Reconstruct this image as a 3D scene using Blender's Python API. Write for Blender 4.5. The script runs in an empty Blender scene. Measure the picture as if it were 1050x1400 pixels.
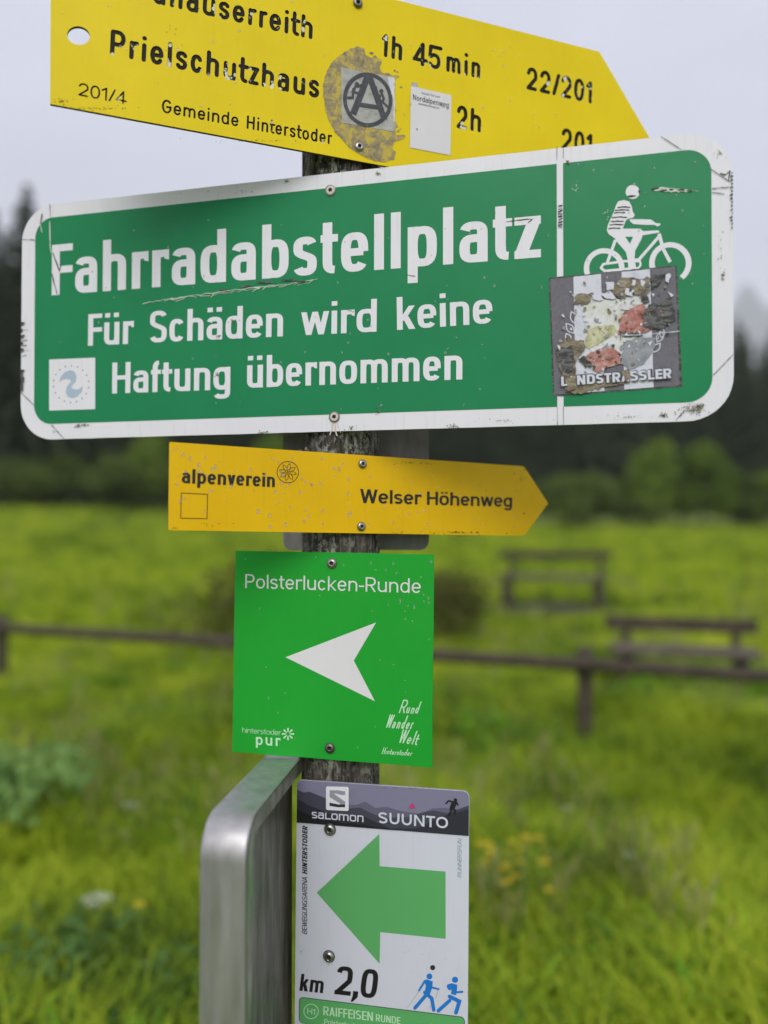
import bpy, bmesh, math, random
from mathutils import Vector, Matrix, noise
from mathutils.geometry import delaunay_2d_cdt
random.seed(7)
SC = bpy.context.scene
COL = SC.collection
R = math.radians
PI = math.pi

# ------------------------------------------------------------------ camera
EYE = 1.55
PITCH = math.atan(15 / 1052.0)
FPX = 1052.0
cam = bpy.data.cameras.new('camera'); cam.sensor_fit = 'VERTICAL'; cam.sensor_height = 34.6
cam.lens = 34.6 * FPX / 1400.0
cam.clip_start = 0.02; cam.clip_end = 6000
cam.dof.use_dof = True; cam.dof.focus_distance = 0.945; cam.dof.aperture_fstop = 1.3; cam.dof.aperture_blades = 0
co = bpy.data.objects.new('camera', cam); COL.objects.link(co)
co.location = (0, 0, EYE); co.rotation_euler = (PI / 2 + PITCH, 0, 0)
SC.camera = co
SC.render.resolution_x = 768; SC.render.resolution_y = 1024

# ------------------------------------------------------------------ sky, sun, exposure
SUN_EL, SUN_AZ = R(41), R(187)      # behind the camera, high, veiled by cloud
w = bpy.data.worlds.new('World'); SC.world = w; w.use_nodes = True
nt = w.node_tree; N = nt.nodes; L = nt.links
bg = N['Background']; bg.inputs['Strength'].default_value = 0.1
sky = N.new('ShaderNodeTexSky'); sky.sky_type = 'NISHITA'; sky.sun_disc = False
sky.sun_elevation = SUN_EL; sky.sun_rotation = SUN_AZ
tc = N.new('ShaderNodeTexCoord'); mp = N.new('ShaderNodeMapping'); mp.inputs['Scale'].default_value = (1, 1, 2.2)
nz = N.new('ShaderNodeTexNoise'); nz.inputs['Scale'].default_value = 1.9; nz.inputs['Detail'].default_value = 5; nz.inputs['Roughness'].default_value = .5
cr = N.new('ShaderNodeValToRGB')
cr.color_ramp.elements[0].position = .30; cr.color_ramp.elements[0].color = (.66, .68, .75, 1)
cr.color_ramp.elements[1].position = .70; cr.color_ramp.elements[1].color = (1.05, 1.05, 1.15, 1)
mul = N.new('ShaderNodeMix'); mul.data_type = 'RGBA'; mul.blend_type = 'MULTIPLY'; mul.inputs[0].default_value = 1
mul.inputs[7].default_value = (4.9, 4.95, 5.45, 1)
mx = N.new('ShaderNodeMix'); mx.data_type = 'RGBA'; mx.inputs[0].default_value = .93
L.new(tc.outputs['Generated'], mp.inputs[0]); L.new(mp.outputs[0], nz.inputs['Vector'])
L.new(nz.outputs['Fac'], cr.inputs[0]); L.new(cr.outputs[0], mul.inputs[6])
L.new(sky.outputs[0], mx.inputs[6]); L.new(mul.outputs[2], mx.inputs[7]); L.new(mx.outputs[2], bg.inputs['Color'])
sun = bpy.data.lights.new('sun', 'SUN'); sun.energy = 1.5; sun.angle = R(35); sun.color = (1, .97, .93)
so = bpy.data.objects.new('sun', sun); COL.objects.link(so)
# azimuth measured clockwise from +Y: direction towards the sun
sd = Vector((math.sin(SUN_AZ) * math.cos(SUN_EL), math.cos(SUN_AZ) * math.cos(SUN_EL), math.sin(SUN_EL)))
so.rotation_euler = sd.to_track_quat('Z', 'Y').to_euler(); so.location = sd * 20
vs = SC.view_settings; vs.view_transform = 'Standard'; vs.look = 'None'; vs.exposure = 1.05; vs.gamma = 1
vs.use_curve_mapping = False
SC.render.engine = 'CYCLES'
SC.cycles.use_denoising = True
SC.cycles.volume_bounces = 1
SC.cycles.max_bounces = 8

# ------------------------------------------------------------------ materials
def mat(name, col, rough=.5, metal=0, spec=.5, coat=0):
    m = bpy.data.materials.new(name); m.use_nodes = True
    b = m.node_tree.nodes['Principled BSDF']
    b.inputs['Base Color'].default_value = (*col, 1); b.inputs['Roughness'].default_value = rough
    b.inputs['Metallic'].default_value = metal; b.inputs['Specular IOR Level'].default_value = spec
    b.inputs['Coat Weight'].default_value = coat; b.inputs['Coat Roughness'].default_value = .15
    return m

def nodes(m): return m.node_tree.nodes, m.node_tree.links, m.node_tree.nodes['Principled BSDF']

def tex(m, scale=(1, 1, 1), nscale=5, detail=5, rough=.55, coord='Object', dist=0):
    n, l, b = nodes(m)
    t = n.new('ShaderNodeTexCoord'); p = n.new('ShaderNodeMapping'); p.inputs['Scale'].default_value = scale
    x = n.new('ShaderNodeTexNoise'); x.inputs['Scale'].default_value = nscale
    x.inputs['Detail'].default_value = detail; x.inputs['Roughness'].default_value = rough; x.inputs['Distortion'].default_value = dist
    l.new(t.outputs[coord], p.inputs[0]); l.new(p.outputs[0], x.inputs['Vector'])
    return x.outputs['Fac']

def ramp(m, fac, stops):
    n, l, b = nodes(m)
    r = n.new('ShaderNodeValToRGB'); e = r.color_ramp.elements
    while len(e) < len(stops): e.new(.5)
    for i, (p, c) in enumerate(stops):
        e[i].position = p; e[i].color = (*c, 1) if len(c) == 3 else c
    l.new(fac, r.inputs[0]); return r.outputs[0]

def mixc(m, fac, a, b_, mode='MIX'):
    n, l, b = nodes(m)
    x = n.new('ShaderNodeMix'); x.data_type = 'RGBA'; x.blend_type = mode
    for s, v in ((0, fac), (6, a), (7, b_)):
        if isinstance(v, (int, float)): x.inputs[s].default_value = v
        elif isinstance(v, tuple): x.inputs[s].default_value = (*v, 1)
        else: l.new(v, x.inputs[s])
    return x.outputs[2]

def fmath(m, op, a, b_=0):
    n, l, b = nodes(m)
    x = n.new('ShaderNodeMath'); x.operation = op
    for s, v in ((0, a), (1, b_)):
        if isinstance(v, (int, float)): x.inputs[s].default_value = v
        else: l.new(v, x.inputs[s])
    return x.outputs[0]

def setcol(m, out): n, l, b = nodes(m); l.new(out, b.inputs['Base Color'])
def setrough(m, out): n, l, b = nodes(m); l.new(out, b.inputs['Roughness'])
def bump(m, h, strength=.2, dist=.001):
    n, l, b = nodes(m)
    u = n.new('ShaderNodeBump'); u.inputs['Strength'].default_value = strength; u.inputs['Distance'].default_value = dist
    l.new(h, u.inputs['Height']); l.new(u.outputs[0], b.inputs['Normal'])

def blotch(m, center, radius, power=1):
    """1 at a centre (object coordinates), falling to 0 at radius"""
    n, l, b = nodes(m)
    t = n.new('ShaderNodeTexCoord'); d = n.new('ShaderNodeVectorMath'); d.operation = 'DISTANCE'
    l.new(t.outputs['Object'], d.inputs[0]); d.inputs[1].default_value = center
    r = n.new('ShaderNodeMapRange'); r.inputs[1].default_value = 0; r.inputs[2].default_value = radius
    r.inputs[3].default_value = 1; r.inputs[4].default_value = 0; l.new(d.outputs['Value'], r.inputs[0])
    return r.outputs[0]

def sheetmat(name, col, rough=.38, var=.06, dirt=(.12, .11, .08), dirt_amt=.5, coat=.0, spec=.22):
    """painted or filmed sheet metal: slight fading, faint vertical rain streaks, grime specks, uneven gloss"""
    m = mat(name, col, rough, 0, spec, 0)
    big = tex(m, (1, 1, 1), 9, 4)
    c = mixc(m, ramp(m, big, [(.3, (0, 0, 0)), (.75, (1, 1, 1))]), tuple(x * (1 - var) for x in col), tuple(min(1, x * (1 + var) + .003) for x in col))
    st = tex(m, (60, 60, 5), 3, 3)
    c = mixc(m, ramp(m, st, [(.55, (0, 0, 0)), (.85, (.17 * dirt_amt,) * 3)]), c, dirt)
    sp = tex(m, (1, 1, 1), 420, 2, .7)
    gate = tex(m, (1, 1, 1), 14, 3)
    f = fmath(m, 'MULTIPLY', ramp(m, sp, [(.68, (0, 0, 0)), (.74, (1, 1, 1))]), ramp(m, gate, [(.5, (0, 0, 0)), (.7, (dirt_amt,) * 3)]))
    c = mixc(m, f, c, dirt)
    setcol(m, c)
    setrough(m, fmath(m, 'ADD', fmath(m, 'MULTIPLY', tex(m, (1, 1, 1), 30, 4), .22), rough - .1))
    bump(m, tex(m, (1, 1, 1), 25, 2), .05, .002)
    return m

M = {}
M['yellow_top'] = sheetmat('yellow plastic paint', (.82, .62, .001), .5, .05, (.16, .13, .03), .5)
M['yellow_low'] = sheetmat('yellow enamel', (.84, .50, .001), .34, .06, (.18, .12, .02), .6, .25)
M['white'] = sheetmat('white reflective film', (.80, .78, .82), .4, .02, (.10, .10, .08), .8, .1)
M['white2'] = sheetmat('white print', (.74, .72, .73), .45, .02, (.2, .2, .18), .3, .1)
M['green'] = sheetmat('dark green film', (.010, .225, .082), .36, .05, (.03, .10, .05), .4, .15)
M['pgreen'] = sheetmat('bright green print', (.014, .355, .030), .4, .03, (.03, .12, .04), .6, .15)
M['rgreen'] = sheetmat('mid green print', (.115, .42, .135), .42, .03, (.06, .2, .08), .5, .1)
M['rwhite'] = sheetmat('cool white print', (.66, .67, .75), .42, .02, (.22, .21, .18), .6, .1)
M['black'] = mat('black print', (.012, .011, .014), .45)
M['darkprint'] = mat('charcoal print', (.03, .03, .035), .45)
M['brownline'] = mat('brown line print', (.10, .035, .004), .5)
M['blue'] = mat('blue print', (.01, .19, .62), .45)
M['pink'] = mat('pink print', (.62, .03, .16), .45)
M['teal'] = mat('faded teal print', (.16, .33, .32), .5)
M['palegreen'] = mat('pale green print', (.50, .78, .50), .5)
M['lavender'] = mat('lavender print', (.22, .21, .31), .42)
M['lav2'] = mat('dusky lavender print', (.13, .125, .19), .42)
M['slate'] = mat('slate print', (.060, .060, .088), .42)
M['slate2'] = mat('dark slate print', (.028, .028, .042), .42)
M['greyprint'] = mat('grey print', (.30, .31, .35), .45)
M['paleblue'] = sheetmat('faded blue print', (.43, .52, .63), .45, .1)
M['steel'] = mat('stainless steel', (.42, .40, .38), .3, 1)
M['steel_dark'] = mat('dull screw steel', (.20, .18, .16), .42, 1)
M['recess'] = mat('screw recess', (.012, .011, .01), .7)
M['cream'] = sheetmat('painted screw head', (.62, .58, .50), .5, .1)
M['hole'] = mat('hole edge', (.02, .02, .02), .8)
M['alu_edge'] = mat('sheet edge aluminium', (.45, .45, .44), .45, .8)
M['yedge'] = mat('grimy yellow edge', (.07, .055, .01), .7)
m = M['groove'] = mat('routed lettering paint', (.014, .013, .012), .6, 0, .2)
f = tex(m, (1, 1, 1), 55, 4, .6)
setcol(m, ramp(m, f, [(.0, (.012, .011, .010)), (.60, (.014, .012, .010)), (.615, (.75, .72, .62)), (1, (.8, .78, .7))]))
m = M['groove_wall'] = mat('routed wall', (.1, .08, .03), .5)
f = tex(m, (1, 1, 1), 50, 3, .6)
setcol(m, ramp(m, f, [(.0, (.02, .017, .01)), (.54, (.03, .025, .012)), (.57, (.8, .78, .7)), (1, (.85, .82, .75))]))
# droplets
m = M['drop'] = mat('rain drop', (1, 1, 1), .12); n_, l_, b_ = nodes(m)
gl = n_.new('ShaderNodeBsdfGlossy'); gl.inputs['Roughness'].default_value = .08; tp = n_.new('ShaderNodeBsdfTransparent'); fr_ = n_.new('ShaderNodeFresnel'); fr_.inputs[0].default_value = 1.6
df_ = n_.new('ShaderNodeBsdfDiffuse'); df_.inputs[0].default_value = (.9, .9, .86, 1); m2_ = n_.new('ShaderNodeMixShader'); m2_.inputs[0].default_value = .07; l_.new(tp.outputs[0], m2_.inputs[1]); l_.new(df_.outputs[0], m2_.inputs[2])
fm_ = n_.new('ShaderNodeMath'); fm_.operation = 'MULTIPLY'; fm_.inputs[1].default_value = .24; l_.new(fr_.outputs[0], fm_.inputs[0])
ms_ = n_.new('ShaderNodeMixShader'); l_.new(fm_.outputs[0], ms_.inputs[0]); l_.new(m2_.outputs[0], ms_.inputs[1]); l_.new(gl.outputs[0], ms_.inputs[2]); l_.new(ms_.outputs[0], n_['Material Output'].inputs[0])
# scratches
M['scratch_dark'] = mat('dark scratch', (.035, .03, .025), .8)
M['scratch_light'] = mat('bright scratch', (.55, .62, .52), .6)
M['rust'] = mat('rust stain', (.42, .25, .15), .8)
m = M['grime'] = mat('lichen grime', (.10, .09, .06), .9)
setcol(m, ramp(m, tex(m, (1, 1, 1), 300, 3), [(.35, (.03, .028, .02)), (.5, (.14, .13, .08)), (.7, (.30, .28, .20))]))
# peeling sticker grime
def wornmat(name, stops, scale=60, stretch=(1, 1, 1)):
    m = mat(name, (.2, .2, .2), .7); setcol(m, ramp(m, tex(m, stretch, scale, 8, .7, dist=.6), stops)); bump(m, tex(m, stretch, scale * 1.5, 5, .7), .6, .001); return m
M['residue'] = wornmat('sticker glue residue', [(.30, (.12, .10, .06)), (.44, (.27, .22, .12)), (.52, (.40, .31, .12)), (.60, (.60, .46, .03)), (.68, (.36, .30, .16)), (.8, (.42, .38, .28))], 75)
M['stickergrey'] = wornmat('worn sticker paper', [(.25, (.22, .21, .19)), (.5, (.42, .41, .38)), (.75, (.55, .54, .52))], 70)
M['inkgrey'] = wornmat('faded sticker ink', [(.3, (.035, .037, .045)), (.6, (.07, .072, .085)), (.8, (.2, .2, .2))], 80)
M['st_grey'] = wornmat('grey sticker stripe', [(.3, (.12, .115, .135)), (.6, (.17, .165, .19)), (.85, (.26, .25, .28))], 240)
M['st_white'] = wornmat('white sticker stripe', [(.25, (.50, .50, .56)), (.45, (.66, .66, .74)), (.8, (.74, .74, .82))], 50)
M['st_picture'] = wornmat('faded sticker picture', [(.28, (.34, .35, .30)), (.40, (.60, .60, .46)), (.48, (.68, .68, .64)), (.60, (.74, .75, .78)), (.72, (.52, .51, .42)), (.8, (.36, .35, .28))], 48)
M['st_yellow'] = wornmat('yellowed paper', [(.3, (.25, .24, .14)), (.48, (.5, .48, .26)), (.6, (.62, .61, .42)), (.7, (.7, .7, .62))], 110)
M['st_red'] = wornmat('faded red ink', [(.28, (.12, .06, .05)), (.42, (.38, .13, .11)), (.55, (.50, .25, .21)), (.66, (.6, .42, .36)), (.8, (.66, .6, .56))], 95)
M['st_brown'] = wornmat('weathered brown paper', [(.3, (.05, .045, .03)), (.45, (.17, .14, .09)), (.6, (.33, .28, .19)), (.8, (.52, .49, .40))], 80, (1, 1, 2.2))
M['st_black'] = wornmat('weathered black paper', [(.35, (.025, .025, .025)), (.5, (.06, .06, .055)), (.58, (.17, .17, .17)), (.68, (.08, .08, .08)), (.8, (.5, .5, .52))], 90, (1, 1, 2.5))
M['st_midgrey'] = wornmat('smudged grey ink', [(.3, (.2, .21, .23)), (.6, (.36, .37, .40)), (.8, (.6, .6, .62))], 60)

# ------------------------------------------------------------------ object helpers
def tag(o, label=None, cat=None, group=None, kind=None):
    if label: o['label'] = label
    if cat: o['category'] = cat
    if group: o['group'] = group
    if kind: o['kind'] = kind
    return o

def empty(name, loc=(0, 0, 0), mw=None):
    o = bpy.data.objects.new(name, None); COL.objects.link(o); o.empty_display_size = .1
    if mw is not None: o.matrix_world = mw
    else: o.location = loc
    return o

def link(name, me, parent=None, m=None, smooth=False):
    if m is not None:
        for x in (m if isinstance(m, (list, tuple)) else [m]): me.materials.append(x)
    if smooth: me.polygons.foreach_set('use_smooth', [True] * len(me.polygons))
    o = bpy.data.objects.new(name, me); COL.objects.link(o)
    if parent: o.parent = parent
    return o

def obj(name, verts, faces, m=None, parent=None, smooth=False, mi=None):
    me = bpy.data.meshes.new(name); me.from_pydata(verts, [], faces); me.update()
    o = link(name, me, parent, m, smooth)
    if mi: me.polygons.foreach_set('material_index', mi)
    return o

# ------------------------------------------------------------------ planes of the signs
def ray(p):
    return Vector((1, 0, 0)) * ((p[0] - 525) / FPX) + Vector((0, math.cos(PITCH), math.sin(PITCH))) + \
        Vector((0, -math.sin(PITCH), math.cos(PITCH))) * ((700 - p[1]) / FPX)
AXIS = Vector((-.0572, 1.02, 0)); RAD = .0524

class Plane:
    """a sign board screwed flat against the round post: yaw and roll in degrees, gap from the wood"""
    def __init__(s, yaw, roll, gap, z):
        y, r = R(yaw), R(roll)
        s.d1 = Vector((math.cos(y) * math.cos(r), math.sin(y) * math.cos(r), math.sin(r)))
        s.n = Vector((math.sin(y), -math.cos(y), 0))           # towards the reader
        s.d2 = s.d1.cross(s.n) * -1
        if s.d2.z < 0: s.d2 = -s.d2
        s.o = Vector((AXIS.x, AXIS.y, z)) + s.n * (RAD + gap)
        mw = Matrix.Identity(4)
        for i, v in enumerate((s.d1, -s.n, s.d2)):
            for k in range(3): mw[k][i] = v[k]
        for k in range(3): mw[k][3] = s.o[k]
        s.mw = mw
    def uv(s, p):
        d = ray(p); e = Vector((0, 0, EYE)); t = (s.o - e).dot(s.n) / d.dot(s.n); q = e + d * t - s.o
        return Vector((q.dot(s.d1), q.dot(s.d2)))

# ------------------------------------------------------------------ flat shapes
def union_mesh(name, polys, off, m, parent, plate=None):
    """union of polygons in the board's own (u, v) metres, laid 'off' metres in front of its face"""
    vc, fs = [], []
    for p in polys:
        a = 0
        for i in range(len(p)):
            x0, y0 = p[i]; x1, y1 = p[(i + 1) % len(p)]; a += x0 * y1 - x1 * y0
        if abs(a) < 1e-12: continue
        q = list(p) if a > 0 else list(reversed(p))
        fs.append(list(range(len(vc), len(vc) + len(q)))); vc += [Vector((v[0], v[1])) * 100 for v in q]
    V, E_, F_, ov, oe, of = delaunay_2d_cdt(vc, [], fs, 1, 1e-5)
    tris = [f for f, o in zip(F_, of) if len(o)]
    return obj(name, [(v[0] / 100, -off, v[1] / 100) for v in V], [list(f) for f in tris], m, parent)

def stroke(pts, wx, wy=None, closed=False):
    wy = wx if wy is None else wy
    n = len(pts); pts = [Vector((p[0], p[1])) for p in pts]; o = []
    for i in range(n):
        a = pts[(i - 1) % n] if (closed or i > 0) else pts[i]
        c = pts[(i + 1) % n] if (closed or i < n - 1) else pts[i]
        d1 = (pts[i] - a); d2 = (c - pts[i])
        if d1.length < 1e-9: d1 = d2
        if d2.length < 1e-9: d2 = d1
        d1 = d1.normalized(); d2 = d2.normalized(); t = (d1 + d2)
        t = t.normalized() if t.length > 1e-6 else d1
        k = 1 / max(.6, t.dot(d1)); nn = Vector((-t.y, t.x)) * k
        o.append((nn.x * wx / 2, nn.y * wy / 2))
    res = []
    for i in range(n if closed else n - 1):
        j = (i + 1) % n; p, q = pts[i], pts[j]; a, b = o[i], o[j]
        w1, w2, w3, w4 = (p.x + a[0], p.y + a[1]), (q.x + b[0], q.y + b[1]), (q.x - b[0], q.y - b[1]), (p.x - a[0], p.y - a[1])
        res.append([w1, w2, w3]); res.append([w1, w3, w4])
    return res

def disc(c, r, n=12, ry=None, rot=0):
    ry = r if ry is None else ry; cr_, sr = math.cos(rot), math.sin(rot); o = []
    for i in range(n):
        x, y = r * math.cos(2 * PI * i / n), ry * math.sin(2 * PI * i / n)
        o.append((c[0] + x * cr_ - y * sr, c[1] + x * sr + y * cr_))
    return o

def rounded(pts, w_):
    return stroke(pts, w_) + [disc(p, w_ / 2 * .99, 10) for p in pts]

def arc(cx, cy, rx, ry, a0, a1, e=2.0, n=None):
    n = n or max(4, int(abs(a1 - a0) / 13)); o = []
    for i in range(n + 1):
        a = R(a0 + (a1 - a0) * i / n); c, s = math.cos(a), math.sin(a)
        o.append((cx + rx * math.copysign(abs(c) ** (2 / e), c), cy + ry * math.copysign(abs(s) ** (2 / e), s)))
    return o

WID = dict(a=.52, b=.555, c=.50, d=.555, e=.54, f=.34, g=.555, h=.54, i=0, k=.54, l=0, m=.86, n=.54, o=.57, p=.555, r=.38, s=.48,
           t=.35, u=.54, v=.52, w=.80, z=.47, A=.66, B=.60, D=.64, E=.52, F=.50, G=.68, H=.64, I=0, L=.50, M=.78, N=.66, O=.74,
           P=.60, R=.62, S=.58, T=.56, U=.64, W=.94, V=.64)
WID.update({'ä': .52, 'ö': .57, 'ü': .54, '0': .54, '1': .30, '2': .54, '4': .56, '5': .54, '8': .54, '/': .36, ',': 0, '.': 0, '-': .32, '„': .24, '“': .24, ' ': .26})

RS = {c: 1 for c in 'adhiglmnuäüHIMNU1'}; RS.update({c: .72 for c in 'bcoepsöBDGOPSR0258'}); LS = {c: 1 for c in 'bhiklmnprüuBDEFHIKLMNPRU'}; LS.update({c: .72 for c in 'acdegosöäCGOS0258'})
def gap(a, b):
    if a == ' ' or b == ' ': return .3
    return (RS.get(a, .22) + LS.get(b, .4)) / 2

def glyph(ch, W, tv, th, xh, e, rnd):
    l, r, b, m_, M_, c = tv / 2, W - tv / 2, th / 2, xh - th / 2, 1 - th / 2, W / 2
    e0 = b if rnd else 0; T1 = M_ if rnd else 1; X1 = m_ if rnd else xh
    S, P = [], []
    rx = (r - l) / 2; ra = min(.32 * xh, max(rx, .2 * xh)) ; oy = (b + m_) / 2; ry = (m_ - b) / 2
    def ln(*p): S.append((list(p), False))
    def O(x0, x1, y0, y1): S.append((arc((x0 + x1) / 2, (y0 + y1) / 2, (x1 - x0) / 2, (y1 - y0) / 2, 0, 345, e, 24), True))
    def diag(x0, y0, x1, y1, k=1.0):
        if rnd: ln((x0, min(max(y0, b), M_)), (x1, min(max(y1, b), M_)))
        else:
            h = tv * k / 2; P.append([(x0 - h, y0), (x0 + h, y0), (x1 + h, y1), (x1 - h, y1)])
    def dot(x, y0=None):
        y0 = max(.86, xh + .125) if y0 is None else y0
        if rnd: P.append(disc((x, y0 + .06), tv * .55))
        else: P.append([(x - tv / 2, y0), (x + tv / 2, y0), (x + tv / 2, min(1.0, y0 + max(.13, tv * .85))), (x - tv / 2, min(1.0, y0 + max(.13, tv * .85)))])
    def arch(x0, x1, up=False):
        q = (x1 - x0) / 2
        if up: ln(*([(x1 if False else x0, X1)] + arc(x0 + q, b + ra, q, ra, 180, 360, e) ))
        else: ln(*(arc(x0 + q, m_ - ra, q, ra, 180, 0, e) + [(x1, e0)]))
    def bend(top, bot):   # the s
        my = (top + bot) / 2 + .01; ru = (top - my) / 2; rl = (my - bot) / 2
        U_ = arc(c, top - ru, rx, ru, 22, 190, e); Lw = arc(c, bot + rl, rx, rl, 10, -158, e)
        a_, d_ = Vector(U_[-1]), Vector(Lw[0]); k = (top - bot) * .17
        b1 = a_ + Vector((rx * .05, -k)); c1 = d_ + Vector((-rx * .05, k)); mid = []
        for i in range(1, 8):
            t = i / 8; mid.append(tuple(a_ * (1 - t) ** 3 + b1 * 3 * t * (1 - t) ** 2 + c1 * 3 * t * t * (1 - t) + d_ * t ** 3))
        ln(*(U_ + mid + Lw))
    base = {'ä': 'a', 'ö': 'o', 'ü': 'u'}.get(ch, ch)
    if ch in 'äöü':
        q = max(tv * .85, W * .22); dot(c - q); dot(c + q)
    ch = base
    if ch == 'a':
        ln(*(arc(c, m_ - ra, rx, ra, 160, 0, e) + [(r, e0)])); y1 = xh * .59
        ln(*([(r, y1)] + arc(c, (y1 + b) / 2, rx, (y1 - b) / 2, 90, 345, e)))
    elif ch == 'b': ln((l, e0), (l, T1)); O(l, r, b, m_)
    elif ch == 'd': ln((r, e0), (r, T1)); O(l, r, b, m_)
    elif ch == 'p': ln((l, -.28), (l, X1)); O(l, r, b, m_)
    elif ch == 'g': O(l, r, b, m_); ln(*([(r, X1)] + arc(c, -.28 + b + ra * .8, rx, ra * .8, 0, -155, e)))
    elif ch == 'c': ln(*arc(c, oy, rx, ry, 35, 325, e))
    elif ch == 'e': ln((l, oy), (r, oy)); ln(*arc(c, oy, rx, ry, 0, 322, e, 24))
    elif ch == 'f':
        x = W * .42; q = .22; ln(*([(x, e0)] + arc(r + .02, M_ - q, r + .02 - x, q, 180, 90, e))); ln((0 if not rnd else l, m_), (W, m_))
    elif ch == 'h': ln((l, e0), (l, T1)); arch(l, r)
    elif ch == 'n': ln((l, e0), (l, X1)); arch(l, r)
    elif ch == 'm': ln((l, e0), (l, X1)); arch(l, c); arch(c, r)
    elif ch == 'r': ln((l, e0), (l, X1)); ln(*arc(r, m_ - ra, r - l, ra, 180, 90, e)); P += [] if rnd else [[(r - .01, xh), (W, xh), (W, xh - th * 1.45), (r - .01, xh - th * 1.25)]]
    elif ch == 'u': ln((r, e0), (r, X1)); ln(*([(l, X1)] + arc(c, b + ra, rx, ra, 180, 360, e)))
    elif ch == 'i': ln((l, e0), (l, X1)); dot(l)
    elif ch == 'l' or ch == 'I': ln((l, e0), (l, T1))
    elif ch == 'o': O(l, r, b, m_)
    elif ch == 's': bend(m_, b)
    elif ch == 'S': bend(M_, b)
    elif ch == 't':
        x = W * .40; q = .17; ln(*([(x, xh + .22)] + arc(r + .03, b + q, r + .03 - x, q, 180, 270, e))); ln((0 if not rnd else l * .5, m_), (W, m_))
    elif ch == 'k': ln((l, e0), (l, T1)); diag(l + tv * .3, xh * .38, W - tv * .62, xh, 1.05); diag(l + tv * .95, xh * .55, W - tv * .6, 0, 1.1)
    elif ch == 'v': diag(tv * .55, xh, c, 0, 1.05); diag(W - tv * .55, xh, c, 0, 1.05)
    elif ch in 'wW':
        h = xh if ch == 'w' else 1; q = tv * .52
        diag(q, h, W * .28, 0); diag(c, h, W * .28, 0); diag(c, h, W * .72, 0); diag(W - q, h, W * .72, 0)
    elif ch == 'z': ln((0 if not rnd else l, m_), (W if not rnd else r, m_)); ln((0 if not rnd else l, b), (W if not rnd else r, b)); diag(W - tv * .6, m_, tv * .6, b, 1.25)
    elif ch == 'V': diag(tv * .55, 1, c, 0, 1.05); diag(W - tv * .55, 1, c, 0, 1.05)
    elif ch == 'A': diag(tv * .55, 0, c, 1, 1.05); diag(W - tv * .55, 0, c, 1, 1.05); ln((W * .2, .28), (W * .8, .28))
    elif ch == 'B':
        ln((l, e0), (l, T1)); y = .52
        ln(*([(l, M_)] + arc(c, (M_ + y) / 2, rx * .95, (M_ - y) / 2, 90, -90, e) + [(l, y)])); ln(*([(l, y)] + arc(c, (b + y) / 2, rx, (y - b) / 2, 90, -90, e) + [(l, b)]))
    elif ch == 'D': ln((l, e0), (l, T1)); ln(*([(l, M_)] + arc(c, .5, rx, M_ - .5, 90, -90, e) + [(l, b)]))
    elif ch == 'E': ln((l, 0), (l, 1)); [ln((l, y), (W, y)) for y in (b, .51, M_)]
    elif ch == 'F': ln((l, 0), (l, 1)); [ln((l, y), (W, y)) for y in (.50, M_)]
    elif ch == 'G': ln(*arc(c, .5, rx, M_ - .5, 42, 360, e, 26)); ln((c, .47), (r, .47)); ln((r, e0 if not rnd else .47), (r, .5))
    elif ch == 'H': ln((l, e0), (l, T1)); ln((r, e0), (r, T1)); ln((l, .51), (r, .51))
    elif ch == 'L': ln((l, 0 if not rnd else b), (l, T1)); ln((l, b), (W, b))
    elif ch == 'M': ln((l, e0), (l, T1)); ln((r, e0), (r, T1)); diag(l, 1, c, .12); diag(r, 1, c, .12)
    elif ch == 'N': ln((l, e0), (l, T1)); ln((r, e0), (r, T1)); diag(l + tv * .1, 1, r - tv * .1, 0, 1.1)
    elif ch == 'O' or ch == '0': O(l, r, b, M_)
    elif ch == '8': O(l + tv * .1, r - tv * .1, .53, M_); O(l, r, b, .53)
    elif ch in 'PR':
        ln((l, e0), (l, T1)); y = .45; ln(*([(l, M_)] + arc(c, (M_ + y) / 2, rx, (M_ - y) / 2, 90, -90, e) + [(l, y)]))
        if ch == 'R': diag(c, y, W - tv * .55, 0, 1.1)
    elif ch == 'T': ln((c, e0), (c, T1)); ln((0, M_), (W, M_))
    elif ch == 'U': ln(*([(l, T1)] + arc(c, b + max(rx, .25), rx, max(rx, .25), 180, 360, e) + [(r, T1)]))
    elif ch == '1': ln((r, e0), (r, T1)); diag(r, 1, tv * .4, .76, .9) if rnd else P.append([(r, 1), (r, .8), (0, .66), (0, .82)])
    elif ch == '2':
        q = .27; ln(*(arc(c, M_ - q, rx, q, 165, -25, e) + [(l + tv * .1, b + .02)])); ln((l if rnd else 0, b), (r if rnd else W, b))
    elif ch == '4': x = W * .72; ln((x, e0), (x, T1)); ln((l * .6, .25), (W, .25)); diag(tv * .5, .25, x, 1 - th * .3, 1.1)
    elif ch == '5':
        ln((l + tv * .1, M_), (W - tv * .1, M_)); ln((l + tv * .15, M_), (l, .50)); ln(*arc(c, .31 + b * .3, rx, .31 - b * .7, 140, -150, e))
    elif ch == '/': ln((l, -.02 if not rnd else b), (W - tv * .3, 1.0 if not rnd else M_))
    elif ch == ',': P.append([(0, 0), (0, tv), (tv, tv), (tv, -.02), (tv * .1, -.2), (-tv * .25, -.2)])
    elif ch == '.': P.append([(0, 0), (0, tv), (tv, tv), (tv, 0)])
    elif ch == '-': ln((0, xh * .5), (W, xh * .5))
    elif ch in '„“':
        y = 0 if ch == '„' else .8
        for x in (0, W * .5): P.append([(x, y), (x, y + tv), (x + tv, y + tv), (x + tv * .5, y - .12), (x, y - .12)])
    polys = list(P)
    for pts, cl in S:
        polys += stroke(pts, tv, th, cl)
        if rnd and not cl: polys += [disc(pts[0], tv / 2 * .98, 10), disc(pts[-1], tv / 2 * .98, 10)]
    return polys

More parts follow.
